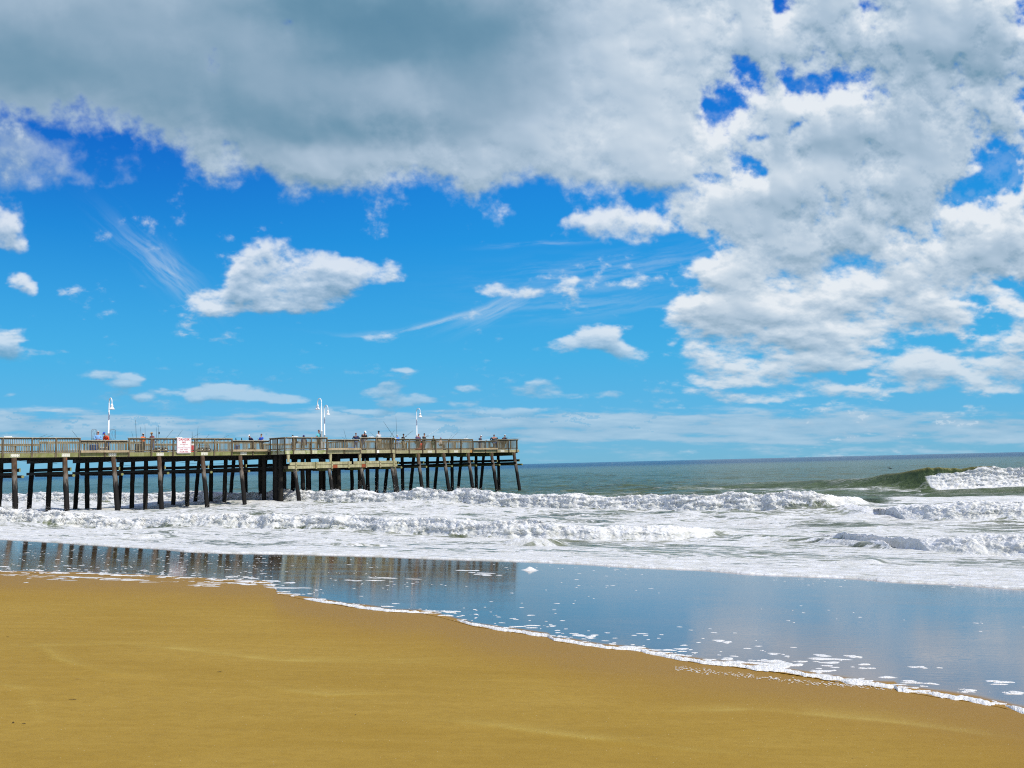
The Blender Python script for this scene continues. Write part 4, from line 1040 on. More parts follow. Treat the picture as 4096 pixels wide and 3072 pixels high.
# ------------------------------------------------------------------ lamps
M_LAMP = mat('white_lamp_paint', (.84, .84, .83), .35, var=.03)
M_GLASS = mat('frosted_bulb', (.75, .74, .68), .3, var=.02)
def make_lamp(s, o, side, label, H=4.88):
    e = empty('lamp_post', PP(s, o, DECK), label, 'lamp post', 'white lamp posts on the pier')
    b = MB(); b.tube([(0, 0, 0), (0, 0, 1.75), (0, 0, 1.76), (0, 0, 1.84), (0, 0, 1.85), (0, 0, 3.55), (0, 0, 3.56), (0, 0, H - .40)], [.085, .08, .098, .098, .066, .06, .05, .042], 14); b.build('pole', M_LAMP, e)
    b = MB(); b.tube([(0, 0, 0), (0, 0, .03), (0, 0, .031), (0, 0, .12)], [.19, .19, .12, .10], 14); b.build('base', M_LAMP, e)
    r = .335; d = PN * side; pts = []
    for k in range(15):
        a = math.pi - math.pi * k / 14; pts.append(d * (r + r * math.cos(a)) + Vector((0, 0, H - .38 + r * 1.12 * math.sin(a))))
    pts.append(d * 2 * r + Vector((0, 0, H - .56)))
    b = MB(); b.tube(pts, [.04] * len(pts), 10); b.build('arm', M_LAMP, e)
    c = d * 2 * r + Vector((0, 0, H - 1.03))
    b = MB(); b.lathe(c, [(.02, .50), (.075, .49), (.085, .40), (.115, .39), (.12, .30), (.10, .29), (.125, .20), (.175, .10), (.235, .03), (.25, .0), (.238, .0), (.22, .03), (.16, .10), (.10, .20), (.02, .27)], 20)
    sh = b.build('lamp_shade', M_LAMP, e)
    b = MB(); b.lathe(c + Vector((0, 0, .0)), [(.001, .02), (.05, .035), (.07, .09), (.05, .16), (.02, .2)], 12); b.build('bulb', M_GLASS, sh)
    return e
def s_at(px, o):
    """distance along the pier where guide column px crosses the line at offset o"""
    u = (px - 2048) / FPX; x0 = PO.x + PN.x * o; y0 = PO.y + PN.y * o
    return (u * y0 - x0) / (PD.x - u * PD.y)
make_lamp(s_at(430, -5.3), -5.3, 1, 'white lamp post behind the man in the orange jacket, leftmost on the pier')
make_lamp(s_at(1282, 2.85), 2.85, -1, 'tallest-looking white lamp post with its bell shade turned left, behind the teal shirt')
make_lamp(s_at(1294, -5.3), -5.3, 1, 'white lamp post close right of the one whose shade turns left')
make_lamp(s_at(1663, -5.3), -5.3, 1, 'white lamp post behind the balding man in purple, rightmost on the pier')
# ------------------------------------------------------------------ people
def bake(o):
    dg = bpy.context.evaluated_depsgraph_get(); dg.update()
    me = bpy.data.meshes.new_from_object(o.evaluated_get(dg)); old = o.data
    o.modifiers.clear(); o.data = me; bpy.data.meshes.remove(old)
def skin(name, verts, edges, radii, m, parent, root=0, sub=1, smooth=True):
    me = bpy.data.meshes.new(name); me.from_pydata(verts, edges, []); me.materials.append(m)
    o = bpy.data.objects.new(name, me); C.objects.link(o)
    md = o.modifiers.new('skin', 'SKIN'); md.use_smooth_shade = True; md.branch_smoothing = .6
    if sub: sb = o.modifiers.new('sub', 'SUBSURF'); sb.levels = sub; sb.render_levels = sub
    for i, d in enumerate(me.skin_vertices[0].data):
        r = radii[i]; d.radius = r if hasattr(r, '__len__') else (r, r); d.use_root = (i == root); d.use_loose = False
    o.parent = parent
    bake(o)
    if not o.data.materials: o.data.materials.append(m)
    return o
_mats = {}
def cm(name, col, rough=.75):
    if name not in _mats: _mats[name] = mat(name, col, rough, var=.10, scale=14)
    return _mats[name]
SKIN_L = cm('fair_skin', (.48, .25, .16), .55); SKIN_R = cm('ruddy_skin', (.42, .17, .10), .55); SKIN_D = cm('tanned_skin', (.24, .12, .07), .55)
def person(px, o, label, yaw, shirt, trousers, skinm, hair, hat=None, hatcol=None, h=1.76, lean=.08, head=(.0, .0), arms='rail', sit=0.0, hood=False, long_sleeve=True, brim=1, glasses=False, fat=1.0, lift=0.0):
    """yaw: 0 faces the beach; + turns to the viewer's right. lean forward in rad. head (nod, turn)."""
    s = s_at(px, o); e = empty('person', PP(s, o, DECK + lift), label, 'person', 'people on the pier')
    ang = math.atan2(PN.y, PN.x) + yaw                       # heading in world
    f = Vector((math.cos(ang), math.sin(ang), 0)); r_ = Vector((f.y, -f.x, 0)) ; u = Vector((0, 0, 1))
    k = h / 1.76
    def V(x, y, z): return (r_ * x + f * y + u * z) * k
    hipz = .93 - sit
    ln = lean
    def up_(x, y, z):                                        # rotate the upper body forward about the hip
        return V(x, y * math.cos(ln) + z * math.sin(ln), hipz + z * math.cos(ln) - y * math.sin(ln))
    fw = 1 + (fat - 1) * .8; fat *= 1.08
    vs, ed, rd = [], [], []
    def add(p, r, par=None):
        vs.append(p); rd.append(r if not hasattr(r, '__len__') else (r[0] * k, r[1] * k) ); 
        if not hasattr(r, '__len__'): rd[-1] = r * k
        if par is not None: ed.append((par, len(vs) - 1))
        return len(vs) - 1
    pel = add(up_(0, 0, 0), (.135 * fat, .11 * fat)); wa = add(up_(0, .01, .17), (.125 * fat, .10 * fat), pel); ch = add(up_(0, .0, .36), (.155 * fat, .11 * fat), wa)
    nk0 = add(up_(0, -.01, .50), (.09, .075), ch)
    nod, turn = head
    nb = up_(0, .0, .56); nk = add(nb, .052, nk0)
    hf = (f * math.cos(turn) + r_ * math.sin(turn)); tilt = ln * .6 + nod
    hu = (u * math.cos(tilt) + hf * math.sin(tilt)); hfw = (hf * math.cos(tilt) - u * math.sin(tilt)); hr = Vector((hf.y, -hf.x, 0))
    HB = Vector(nb)
    def HV(x, y, z): return HB + (hr * x + hfw * y + hu * z) * k
    h1 = add(HV(0, .01, .08), (.062, .068), nk); h2 = add(HV(0, .012, .145), (.077, .092), h1); h3 = add(HV(0, -.002, .205), (.068, .082), h2); add(HV(0, -.005, .235), .035, h3)
    hands = []
    for sx in (-1, 1):
        sh = add(up_(.17 * sx * fat, -.01, .45), .062, ch)
        if arms == 'rail': el_, wr, hd = up_(.27 * sx * fw, .06, .20), up_(.12 * sx, .30, .14), up_(.07 * sx, .37, .12)
        elif arms == 'rod': el_, wr, hd = up_(.25 * sx * fw, .02, .18), up_(.10 * sx, .26, .20 + .05 * sx), up_(.06 * sx, .33, .21 + .05 * sx)
        elif arms == 'down': el_, wr, hd = up_(.24 * sx, -.02, .17), up_(.25 * sx, .06, -.08), up_(.25 * sx, .09, -.17)
        elif arms == 'raise': el_, wr, hd = up_(.24 * sx, .08, .18), up_(.15 * sx, .30, .30 if sx > 0 else .12), up_(.12 * sx, .36, .35 if sx > 0 else .10)
        e1 = add(el_, .044, sh); w1 = add(wr, .029, e1); p1 = add(hd, (.034, .018), w1)
        dirn = (Vector(hd) - Vector(wr)).normalized(); lat = dirn.cross(u).normalized()
        for q_, (fl, off) in enumerate(((.055, -.026), (.066, -.009), (.062, .009), (.05, .026))):
            a1 = add(tuple(Vector(hd) + (dirn * fl * .6 + lat * off - u * .006) * k), .0095, p1); add(tuple(Vector(hd) + (dirn * fl + lat * off * 1.05 - u * .026) * k), .008, a1)
        a1 = add(tuple(Vector(wr).lerp(Vector(hd), .6) + (lat * (-.036 * sx) + dirn * .012) * k), .011, p1); add(tuple(Vector(hd) + (lat * (-.045 * sx) + dirn * .02) * k), .009, a1)
        hands.append(Vector(hd))
    for sx in (-1, 1):
        hp = add(V(.09 * sx, 0, hipz - .05), .088 * fat, pel)
        if sit: kn, an = V(.13 * sx, .42, hipz - .03), V(.13 * sx, .44, .09)
        else: kn, an = V(.11 * sx, .03, .49), V(.12 * sx, -.01, .09)
        k1 = add(kn, .062, hp); a1 = add(an, .042, k1); add(V(.13 * sx, .14 + (.45 if sit else 0), .035), .036, a1)
    body = skin('body', [tuple(v) for v in vs], ed, rd, skinm, e, 0, 1)
    # shirt
    a = 1.16
    sv_ = [up_(0, 0, -.04), up_(0, .01, .17), up_(0, 0, .36), up_(0, -.01, .49)]; sr = [(.145 * fat * k * a, .12 * fat * k * a), (.137 * fat * k * a, .112 * fat * k * a), (.162 * fat * k * a, .118 * fat * k * a), (.095 * k * a, .08 * k * a)]
    se = [(0, 1), (1, 2), (2, 3)]
    for sx in (-1, 1):
        b0 = len(sv_)
        if arms == 'rail': el_, wr = up_(.27 * sx * fw, .06, .20), up_(.12 * sx, .30, .14)
        elif arms == 'rod': el_, wr = up_(.25 * sx * fw, .02, .18), up_(.10 * sx, .26, .20 + .05 * sx)
        elif arms == 'down': el_, wr = up_(.24 * sx, -.02, .17), up_(.25 * sx, .06, -.08)
        else: el_, wr = up_(.24 * sx, .08, .18), up_(.15 * sx, .30, .30 if sx > 0 else .12)
        sv_.append(up_(.17 * sx * fat, -.01, .45)); sr.append(.077 * k); se.append((2, b0))
        if long_sleeve: sv_ += [el_, Vector(el_).lerp(Vector(wr), .9)]; sr += [.062 * k, .046 * k]; se += [(b0, b0 + 1), (b0 + 1, b0 + 2)]
        else: sv_ += [Vector(up_(.17 * sx, -.01, .45)).lerp(Vector(el_), .85)]; sr += [.068 * k]; se += [(b0, b0 + 1)]
    shirt_o = skin('shirt', [tuple(v) for v in sv_], se, sr, shirt, e, 0, 1)
    tv = [V(0, 0, hipz + .03)]; tr_ = [(.135 * fat * k * 1.1, .115 * fat * k * 1.1)]; te = []
    for sx in (-1, 1):
        b0 = len(tv)
        if sit: kn, an = V(.13 * sx, .42, hipz - .03), V(.13 * sx, .44, .13)
        else: kn, an = V(.11 * sx, .03, .49), V(.12 * sx, -.01, .11)
        tv += [V(.09 * sx, 0, hipz - .05), kn, an]; tr_ += [.105 * fat * k, .077 * k, .062 * k]; te += [(0, b0), (b0, b0 + 1), (b0 + 1, b0 + 2)]
    skin('trousers', [tuple(v) for v in tv], te, tr_, trousers, e, 0, 1)
    # hair, face, hat
    def cap_shell(nm, m, rx, ry, rz, cz, cy, zmin, extra=None):
        mb = MB(); n1, n2 = 14, 7; vs2 = []
        for i in range(n2 + 1):
            ph = math.pi / 2 * (1 - i / n2) + zmin * i / n2
            for j in range(n1):
                th = 2 * math.pi * j / n1; vs2.append(HV(rx * math.cos(ph) * math.cos(th), cy + ry * math.cos(ph) * math.sin(th), cz + rz * math.sin(ph)))
        fs2 = [(i * n1 + j, i * n1 + (j + 1) % n1, (i + 1) * n1 + (j + 1) % n1, (i + 1) * n1 + j) for i in range(n2) for j in range(n1)]
        mb.add(vs2, fs2, True)
        if extra: extra(mb)
        return mb.build(nm, m, e)
    if hair is not None: cap_shell('hair', hair, .082, .098, .105, .155, -.018, -.35)
    fc = MB()
    fc.add([HV(-.012, .098, .12), HV(.012, .098, .12), HV(0, .122, .115), HV(0, .098, .155)], [(0, 1, 2), (1, 3, 2), (3, 0, 2)])
    fc.build('nose', skinm, e)
    ey = MB()
    for sx in (-1, 1):
        ey.obox(HV(.03 * sx, .095, .155), hr * .012 * k, hfw * .006 * k, hu * .006 * k)
    if glasses: ey.obox(HV(0, .10, .155), hr * .062 * k, hfw * .006 * k, hu * .016 * k)
    ey.build('sunglasses' if glasses else 'eyes', cm('dark_lens', (.02, .015, .015), .3), e)
    mo = MB(); mo.obox(HV(0, .092, .088), hr * .022 * k, hfw * .006 * k, hu * .004 * k); mo.build('mouth', cm('lip', (.25, .07, .06), .5), e)
    ea = MB()
    for sx in (-1, 1): ea.obox(HV(.082 * sx, -.005, .135), hr * .008 * k, hfw * .016 * k, hu * .028 * k)
    ea.build('ears', skinm, e)
    if hat == 'cap':
        def ex(mb):
            vs3 = []; n = 8
            for i in range(n + 1):
                th = math.pi * (.18 + .64 * i / n)
                for q_, zz in ((.95, 0), (1.0, 0)):
                    pass
                vs3 += [HV(.088 * math.cos(th), .10 * math.sin(th) - .01, .185), HV(.085 * math.cos(th), (.10 * math.sin(th)) + .075 * math.sin(th) ** .5, .175), HV(.085 * math.cos(th), (.10 * math.sin(th)) + .075 * math.sin(th) ** .5, .166)]
            mb.add(vs3, [(3 * i, 3 * i + 3, 3 * i + 4, 3 * i + 1) for i in range(n)] + [(3 * i + 1, 3 * i + 4, 3 * i + 5, 3 * i + 2) for i in range(n)])
        cap_shell('cap', hatcol, .092, .108, .085, .178, -.006, 0, ex)
    elif hat == 'bucket':
        def ex(mb):
            n = 16; vs3 = []
            for i in range(n): th = 2 * math.pi * i / n; vs3 += [HV(.093 * math.cos(th), .108 * math.sin(th), .18), HV(.15 * math.cos(th), .165 * math.sin(th), .145)]
            mb.add(vs3, [(2 * i, 2 * ((i + 1) % n), 2 * ((i + 1) % n) + 1, 2 * i + 1) for i in range(n)])
        cap_shell('hat', hatcol, .093, .108, .095, .18, -.004, 0, ex)
    if hood: cap_shell('hood', shirt, .105, .115, .125, .14, -.04, -.9)
    sh_ = MB()
    for sx in (-1, 1):
        yo = .45 if sit else 0
        sh_.tube([V(.125 * sx, -.05 + yo, .05), V(.125 * sx, .05 + yo, .055), V(.13 * sx, .17 + yo, .04)], [.05 * k, .052 * k, .036 * k], 8)
    sh_.build('shoes', cm('dark_shoe', (.04, .04, .045), .6), e)
    return e, hands, s
K = lambda n, c: cm(n, c)
NAVY = K('navy_cloth', (.012, .018, .07)); BLACK = K('black_cloth', (.012, .012, .014)); DEN = K('denim', (.04, .09, .22)); KHAKI = K('khaki', (.30, .24, .14)); GREYP = K('dark_trousers', (.03, .03, .035))
HG = K('grey_hair', (.55, .52, .47)); HD = K('dark_hair', (.02, .014, .01)); HB_ = K('brown_hair', (.09, .04, .02)); WHITE = K('white_cap', (.85, .85, .83))
T90 = math.pi / 2
def toL(px): return -T90 * .9
LEFT, RIGHT = -1.25, 1.45        # seen from the beach a figure turned this way faces left / right
people = []
def pp(*a, **k): people.append(person(*a, **k)); return people[-1]
pp(388, -.75, 'grey-haired person in a light blue shirt and sunglasses beside the orange-red jacket', -.35, K('light_blue_shirt', (.22, .42, .72)), KHAKI, SKIN_R, HG, glasses=True, arms='rail', head=(0, -.3), h=1.80, lean=.03, fat=1.1)
pp(428, -.7, 'person in a bright orange-red jacket and blue cap bending over the low rail', LEFT, K('orange_red_jacket', (.85, .07, .015)), DEN, SKIN_R, HB_, 'cap', K('blue_cap', (.02, .07, .42)), h=1.80, lean=.52, head=(.35, 0), arms='rail', hood=False, fat=1.15)
pp(568, -2.2, 'person in a bright orange T-shirt and pale cap looking right, left of the maroon shirt', .35, K('orange_shirt', (.90, .17, .02)), BLACK, SKIN_D, HB_, 'cap', K('grey_cap', (.45, .42, .42)), h=1.72, lean=.03, head=(0, .5), arms='down', long_sleeve=False)
pp(607, -2.6, 'person in a maroon shirt and tan cap turned left towards the orange T-shirt', LEFT, K('maroon_shirt', (.22, .03, .06)), DEN, SKIN_D, HB_, 'cap', K('tan_cap', (.42, .25, .08)), h=1.82, lean=.18, head=(.05, 0), arms='raise', fat=1.1)
pp(1004, -2.0, 'person in a navy shirt and white cap bending to the left behind the low rail', LEFT, NAVY, KHAKI, SKIN_R, HD, 'cap', WHITE, h=1.72, lean=.55, head=(.25, 0), arms='down', long_sleeve=False)
pp(1042, -2.0, 'dark-haired person in a royal blue T-shirt raising a hand, left of the dark landing corner', LEFT, K('royal_blue_shirt', (.02, .10, .62)), BLACK, SKIN_L, HD, h=1.72, lean=.05, arms='raise', long_sleeve=False, fat=1.1)
pp(1180, 1.4, 'person in black slumped low over the rail beside a white sheet', LEFT, BLACK, GREYP, SKIN_D, HD, h=1.70, lean=.75, sit=.06, head=(.3, 0), arms='rail')
pp(1211, 1.6, 'person in a dark navy bucket hat sitting low behind the landing rail', 2.9, NAVY, BLACK, SKIN_D, HD, 'bucket', K('navy_hat', (.03, .03, .16)), h=1.76, sit=.30, lean=.05, arms='down')
pp(1271, 2.55, 'person in a teal T-shirt leaning on the landing rail before two lamp posts', -.1, K('teal_shirt', (.12, .50, .58)), BLACK, SKIN_R, HB_, h=1.93, lean=.05, head=(0, -.35), arms='rail', long_sleeve=False)
pp(1420, .6, 'bald person in a navy jacket seen from behind, left of the white cap', 2.9, NAVY, DEN, SKIN_D, None, h=1.80, lean=.05, arms='rail', fat=1.25)
pp(1449, 2.45, 'person in a black shirt and white cap leaning over the landing rail', .15, BLACK, DEN, SKIN_R, HD, 'cap', WHITE, h=1.92, lean=.32, head=(.35, .2), arms='rail', fat=1.25, long_sleeve=False)
pp(1510, 2.3, 'person in a pale grey T-shirt, black cap and sunglasses facing the beach', .0, K('pale_grey_shirt', (.55, .60, .62)), KHAKI, SKIN_R, HD, 'cap', K('black_cap', (.02, .02, .02)), h=1.92, lean=.03, head=(0, .1), glasses=True, arms='down', long_sleeve=False, fat=1.2)
pp(1585, -1.0, 'grey-haired person in a bright blue shirt with a green patch on the back', 2.8, K('bright_blue_shirt', (.03, .25, .78)), K('light_jeans', (.35, .50, .70)), SKIN_R, HG, h=1.72, lean=.12, arms='rail')
e14 = pp(1607, -.9, 'dark-haired person in a black T-shirt holding a rod up to the right', RIGHT, BLACK, KHAKI, SKIN_D, HD, h=1.80, lean=.10, head=(.15, 0), arms='rod', long_sleeve=False)
pp(1665, -.8, 'balding person in a dark purple jacket leaning before the rightmost lamp post', .25, K('dark_purple_jacket', (.05, .03, .13)), BLACK, SKIN_R, None, h=1.84, lean=.22, head=(.2, .1), arms='rail', fat=1.6)
e16 = pp(1691, -.8, 'person in a black hooded top holding a speckled rod out to the right', .5, BLACK, K('grey_trousers', (.12, .13, .13)), SKIN_L, HD, h=1.86, lean=.08, head=(.1, .4), arms='rod', fat=1.5)
pp(1729, -1.4, 'person in an olive shirt and black cap facing left', LEFT, K('olive_shirt', (.10, .11, .04)), K('green_trousers', (.03, .10, .05)), SKIN_D, HD, 'cap', K('black_cap', (.02, .02, .02)), h=1.62, lean=.0, arms='down')
pp(1757, -1.2, 'person sitting low with only a pinkish cap and sunglasses above the rail', .4, K('cream_shirt', (.60, .50, .40)), GREYP, SKIN_L, HG, 'cap', K('mauve_cap', (.30, .22, .36)), h=1.70, sit=.27, lean=.05, glasses=True, arms='down')
pp(1913, -1.0, 'person in a grey T-shirt and white flat cap bending right over the low rail', RIGHT, K('slate_shirt', (.10, .12, .16)), DEN, SKIN_R, HD, 'cap', WHITE, h=1.72, lean=.28, head=(.3, 0), arms='rail', long_sleeve=False)
pp(1972, -.8, 'broad red-haired person in a charcoal hooded coat seen from behind', 2.6, K('charcoal_coat', (.035, .04, .05)), DEN, SKIN_R, HB_, h=1.80, lean=.15, arms='rail', fat=1.9)
e21 = pp(2008, -.7, 'person in navy coat and white cap holding a rod past the pier end', RIGHT, NAVY, BLACK, SKIN_D, HD, 'cap', WHITE, h=1.82, lean=.42, head=(-.1, 0), arms='rod', fat=1.6)
# marks on clothes
def badge(e, name, col, x, z, w, h_, back=True, fat=1.0):
    pass

# ------------------------------------------------------------------ fishing rods and gear
M_ROD = mat('dark_rod_blank', (.02, .05, .07), .35, var=.05); M_REEL = mat('reel_metal', (.10, .10, .11), .35, var=.05); M_CORK = mat('cork_grip', (.10, .08, .06), .8); M_RODW = mat('pale_rod_blank', (.70, .72, .72), .4, var=.03)
def z_of(px, py, o):
    s = s_at(px, o); p = PP(s, o, 0); hpx = 1857 - (px - 2048) * .0242
    return s, EYE + (hpx - py) / FPX * p.y
def rod(px0, py0, px1, py1, o, label, butt=.8, thick=1.0, o1=None, blank=None, flecks=False):
    o1 = o if o1 is None else o1
    s0, z0 = z_of(px0, py0, o); s1, z1 = z_of(px1, py1, o1)
    a, b_ = PP(s0, o, z0), PP(s1, o1, z1); d = (b_ - a).normalized()
    fl = max(DECK + .01, a.z - butt * max(d.z, .0))
    b0 = a - d * ((a.z - fl) / max(d.z, .15) if d.z > .15 else butt * .5)
    e = empty('fishing_rod', b0, label, 'fishing rod', 'fishing rods along the pier')
    A = Vector((0, 0, 0)); B = b_ - b0; L = B.length
    mb = MB(); pts = [A.lerp(B, t) + Vector((0, 0, -.04 * L * t * t * (1 - d.z))) for t in (0, .25, .5, .75, 1)]
    mb.tube(pts, [.016 * thick, .014 * thick, .012 * thick, .010 * thick, .0075 * thick], 6); mb.build('blank', blank or M_ROD, e)
    mb = MB(); mb.tube([A, A + d * min(.5, L * .3)], [.022, .02], 8); mb.build('grip', M_CORK, e)
    c = A + d * min(.55, L * .35) + Vector((0, 0, -.05)) ; mb = MB(); mb.tube([c - PD * .04, c + PD * .04], .05, 10); mb.tube([c + PD * .04, c + PD * .10 + Vector((0, 0, .04))], .008, 5); mb.build('reel', M_REEL, e)
    mb = MB()
    for t in (.45, .6, .74, .87, .97):
        p = A.lerp(B, t) + Vector((0, 0, -.04 * L * t * t * (1 - d.z))); mb.tube([p, p - Vector((0, 0, .05 if flecks else .03))], .02 if flecks else .008, 6)
    mb.build('guides', M_REEL, e)
    return e
BK = -4.9
rods = [
 (158, 1748, 184, 1737, BK, 'short rod tilted right above the left end of the railing, nearer the frame edge'), (187, 1748, 207, 1740, BK, 'lowest tilted rod tip, second from the left end'), (303, 1747, 283, 1722, BK, 'rod tilted left just before the first low rail'),
 (541, 1750, 537, 1679, BK, 'tall upright dark rod left of the orange T-shirt'), (528, 1749, 522, 1727, BK, 'short faint rod leaning left beside the tall upright rod'), (577, 1750, 575, 1700, BK, 'thin upright rod right behind the orange T-shirt'), (561, 1750, 557, 1708, BK, 'thin rod with a pink float left of the orange T-shirt'), (622, 1750, 622, 1710, BK, 'thin upright rod right of the maroon shirt'), (631, 1750, 630, 1702, BK, 'thin upright rod carrying a black box'),
 (663, 1750, 687, 1720, BK, 'rod tilted right, between the black box and the sign'), (705, 1750, 726, 1720, BK, 'rod tilted right above the left part of the sign'), (765, 1751, 764, 1727, BK, 'short thick upright rod right of the sign'), (768, 1749, 795, 1732, BK, 'rod tilted far right crossing beside the short upright one'), (785, 1750, 788, 1706, BK, 'faint tall upright rod right of the sign'),
 (823, 1750, 833, 1736, BK, 'small tilted rod in the middle of the high rail right of the sign'), (892, 1751, 911, 1740, BK, 'low tilted rod near the right end of the high rail'),
 (1381, 1758, 1371, 1718, -2.0, 'rod with a heavy reel leaning left behind the landing rail'), (1376, 1757, 1363, 1747, -2.0, 'short crossing rod left of the rod with a heavy reel'), (1498, 1749, 1477, 1730, BK, 'thin rod leaning left beside the pale grey T-shirt'), (1571, 1748, 1530, 1686, -.6, 'long dark rod leaning steeply left before the bright blue shirt'), (1583, 1738, 1580, 1666, BK, 'tall upright rod above the bright blue shirt'), (1556, 1749, 1574, 1720, BK, 'faint rod crossing behind the long dark leaning rod'),
 (1792, 1756, 1804, 1739, BK, 'short rod tilted right, left one of the pair on the outer pier'), (1798, 1757, 1828, 1728, BK, 'long rod tilted right, right one of the pair on the outer pier'), (1855, 1757, 1865, 1741, BK, 'faint small rod before the last low rail')]
for r_ in rods: rod(*r_[:5], r_[5], thick=1.5 if 'dark' in r_[5] or 'thick' in r_[5] else 1.1)
rod(1613, 1750, 1648, 1722, -.4, 'rod held up to the right by the black T-shirt', butt=.3, thick=1.5)
rod(1701, 1747, 1757, 1710, -.2, 'speckled pale rod with dark guides held by the black hooded top', butt=.3, thick=.9, blank=M_RODW, flecks=True)
rod(2014, 1752, 2076, 1753, .1, 'dark rod held level out past the end of the pier', butt=.4, thick=1.3)
rod(1952, 1760, 1905, 1761, .05, 'pale rod lying along the last low rail', butt=.1, thick=1.8, blank=M_RODW)
# gear
def P_on(px, o, z=DECK): return PP(s_at(px, o), o, z)
def tub(px, o, r, h, col, label, name='tub'):
    e = empty(name, P_on(px, o), label, name.replace('_', ' '))
    b = MB(); b.lathe((0, 0, 0), [(.001, .0), (r * .85, .0), (r * .9, .03), (r, h), (r * 1.06, h), (r * 1.06, h + .03), (r * .95, h + .03), (r * .82, .05), (.001, .05)], 18); b.build('body', col, e)
    b = MB(); pts = [(r * math.cos(a), 0, h + r * .5 * math.sin(a)) for a in np.linspace(0, math.pi, 9)]; b.tube([Vector(p) for p in pts], .012, 6); b.build('handle', M_REEL, e)
    return e
BLUE = mat('blue_plastic', (.03, .22, .72), .35, var=.05)
M_COOL = mat('cooler_white', (.80, .78, .70), .4, var=.04); M_REDP = mat('red_plastic', (.62, .03, .03), .4); M_BLKP = mat('black_plastic', (.02, .02, .02), .4); M_ORG = mat('orange_red_plastic', (.80, .09, .02), .45)
tub(372, -.9, .36, .62, BLUE, 'large blue drum behind the first low rail, below the light blue shirt', 'drum')
tub(943, -.75, .24, .55, BLUE, 'blue bucket at the left end of the second low rail', 'bucket')
def cooler(px, o, w, d, h, m1, m2, label, yaw=0, z=DECK, name='cooler'):
    e = empty(name, P_on(px, o, z), label, name.replace('_', ' '))
    b = MB(); b.obox((0, 0, h * .4), PD * w / 2, PN * d / 2, Vector((0, 0, h * .4))); b.build('box', m1, e, bevel=.02)
    b = MB(); b.obox((0, 0, h * .9 + .003), PD * (w / 2 + .015), PN * (d / 2 + .015), Vector((0, 0, h * .1))); b.build('lid', m2, e, bevel=.015)
    b = MB(); b.tube([Vector(PD) * (w / 2) + Vector((0, 0, h * .6)), Vector(PD) * (w / 2 + .05) + Vector((0, 0, h * .55)), Vector(PD) * (w / 2) + Vector((0, 0, h * .5))], .012, 6); b.build('handle', M_BLKP, e)
    return e
cooler(412, -.85, .7, .42, .45, M_COOL, M_COOL, 'white cooler right of the blue drum')
cooler(396, -.35, .6, .3, .2, M_REDP, M_COOL, 'small red and white cooler in front of the blue drum')
cooler(553, -1.6, .6, .4, .75, M_BLKP, M_BLKP, 'black tackle crate behind the slats, left of the orange T-shirt', name='crate')
cooler(760, -1.4, .38, .3, .75, M_REDP, M_COOL, 'tall red box behind the slats right of the sign', name='box')
cooler(1672, -.35, .9, .42, .22, M_ORG, M_ORG, 'flat orange-red box on the deck under the dark purple jacket', name='box')
cooler(1678, -.9, .42, .4, .75, M_ORG, M_REDP, 'tall orange-red crate behind the slats right of the dark purple jacket', name='crate')
cooler(1964, -.6, .55, .38, .34, M_BLKP, M_BLKP, 'black cooler under the charcoal coat')
cooler(1398, 1.0, .5, .4, .28, M_BLKP, BLUE, 'dark box with blue lid behind the landing\'s low rail', name='box')
cooler(1003, -.8, .5, .35, .30, M_BLKP, M_BLKP, 'black box low behind the second low rail under the navy shirt', name='box')
cooler(655, -1.6, .5, .4, .16, BLUE, BLUE, 'flat blue tray on the deck left of the sign', name='tray')
# bait boards: pale cutting boards fixed on top of the rails
M_BOARD = mat('cutting_board', (.85, .85, .82), .4, var=.03)
for px, o, label in ((30, 0.03, 'white cutting board on the rail at the far left'), (713, .03, 'white cutting board on the rail above the sign'), (1177, PFO + .03, 'white cutting board on the landing rail before the slumped person'), (1482, PFO + .03, 'white cutting board on the landing rail between the white cap and the grey T-shirt'), (1573, .4, 'white cutting board at the right corner of the landing'), (1860, .03, 'white cutting board on the outer rail before the last low rail')):
    e = empty('cutting_board', P_on(px, o, CAPZ + .001), label, 'cutting board', 'cutting boards on the rails')
    b = MB(); b.obox((0, 0, .012), PD * .26, PN * .13, Vector((0, 0, .012))); b.obox((0, 0, .05), PD * .20, PN * .11, Vector((0, 0, .012))); b.build('board', M_BOARD, e, bevel=.004)
    b = MB(); b.obox(-PN * .125 + Vector((0, 0, .055)), PD * .26, PN * .006, Vector((0, 0, .03))); b.build('backstop', M_BOARD, e)
# rolling tackle cart seen through the slats
def cart(px, o, label):
    e = empty('tackle_cart', P_on(px, o), label, 'cart')
    b = MB(); b.obox((0, 0, .45), PD * .45, PN * .28, Vector((0, 0, .02))); b.obox((0, 0, .62), PD * .45, PN * .28, Vector((0, 0, .012)))
    for a in (-1, 1):
        for c in (-1, 1): b.bar(PD * .44 * a + PN * .27 * c + Vector((0, 0, .44)), PD * .44 * a + PN * .27 * c + Vector((0, 0, .75)), .025, .025)
    b.build('frame', M_REEL, e)
    for a in (-1, 1):
        for c in (-1, 1):
            b = MB(); w = PD * .32 * a + PN * .30 * c + Vector((0, 0, .2)); b.tube([w - PN * .03, w + PN * .03], .2, 14); wh = b.build('wheel', M_BLKP, e)
            b = MB(); b.tube([w - PN * .035, w + PN * .035], .09, 10); b.build('hub', M_LAMP, wh)
    b = MB(); b.bar(PD * .46 + Vector((0, 0, .45)), PD * .85 + Vector((0, 0, .95)), .02, .02); b.build('handle', M_REEL, e)
    return e
cart(640, -1.5, 'black and grey tackle cart on wheels right of the maroon shirt'); cart(812, -1.8, 'wheeled tackle cart behind the slats right of the sign')
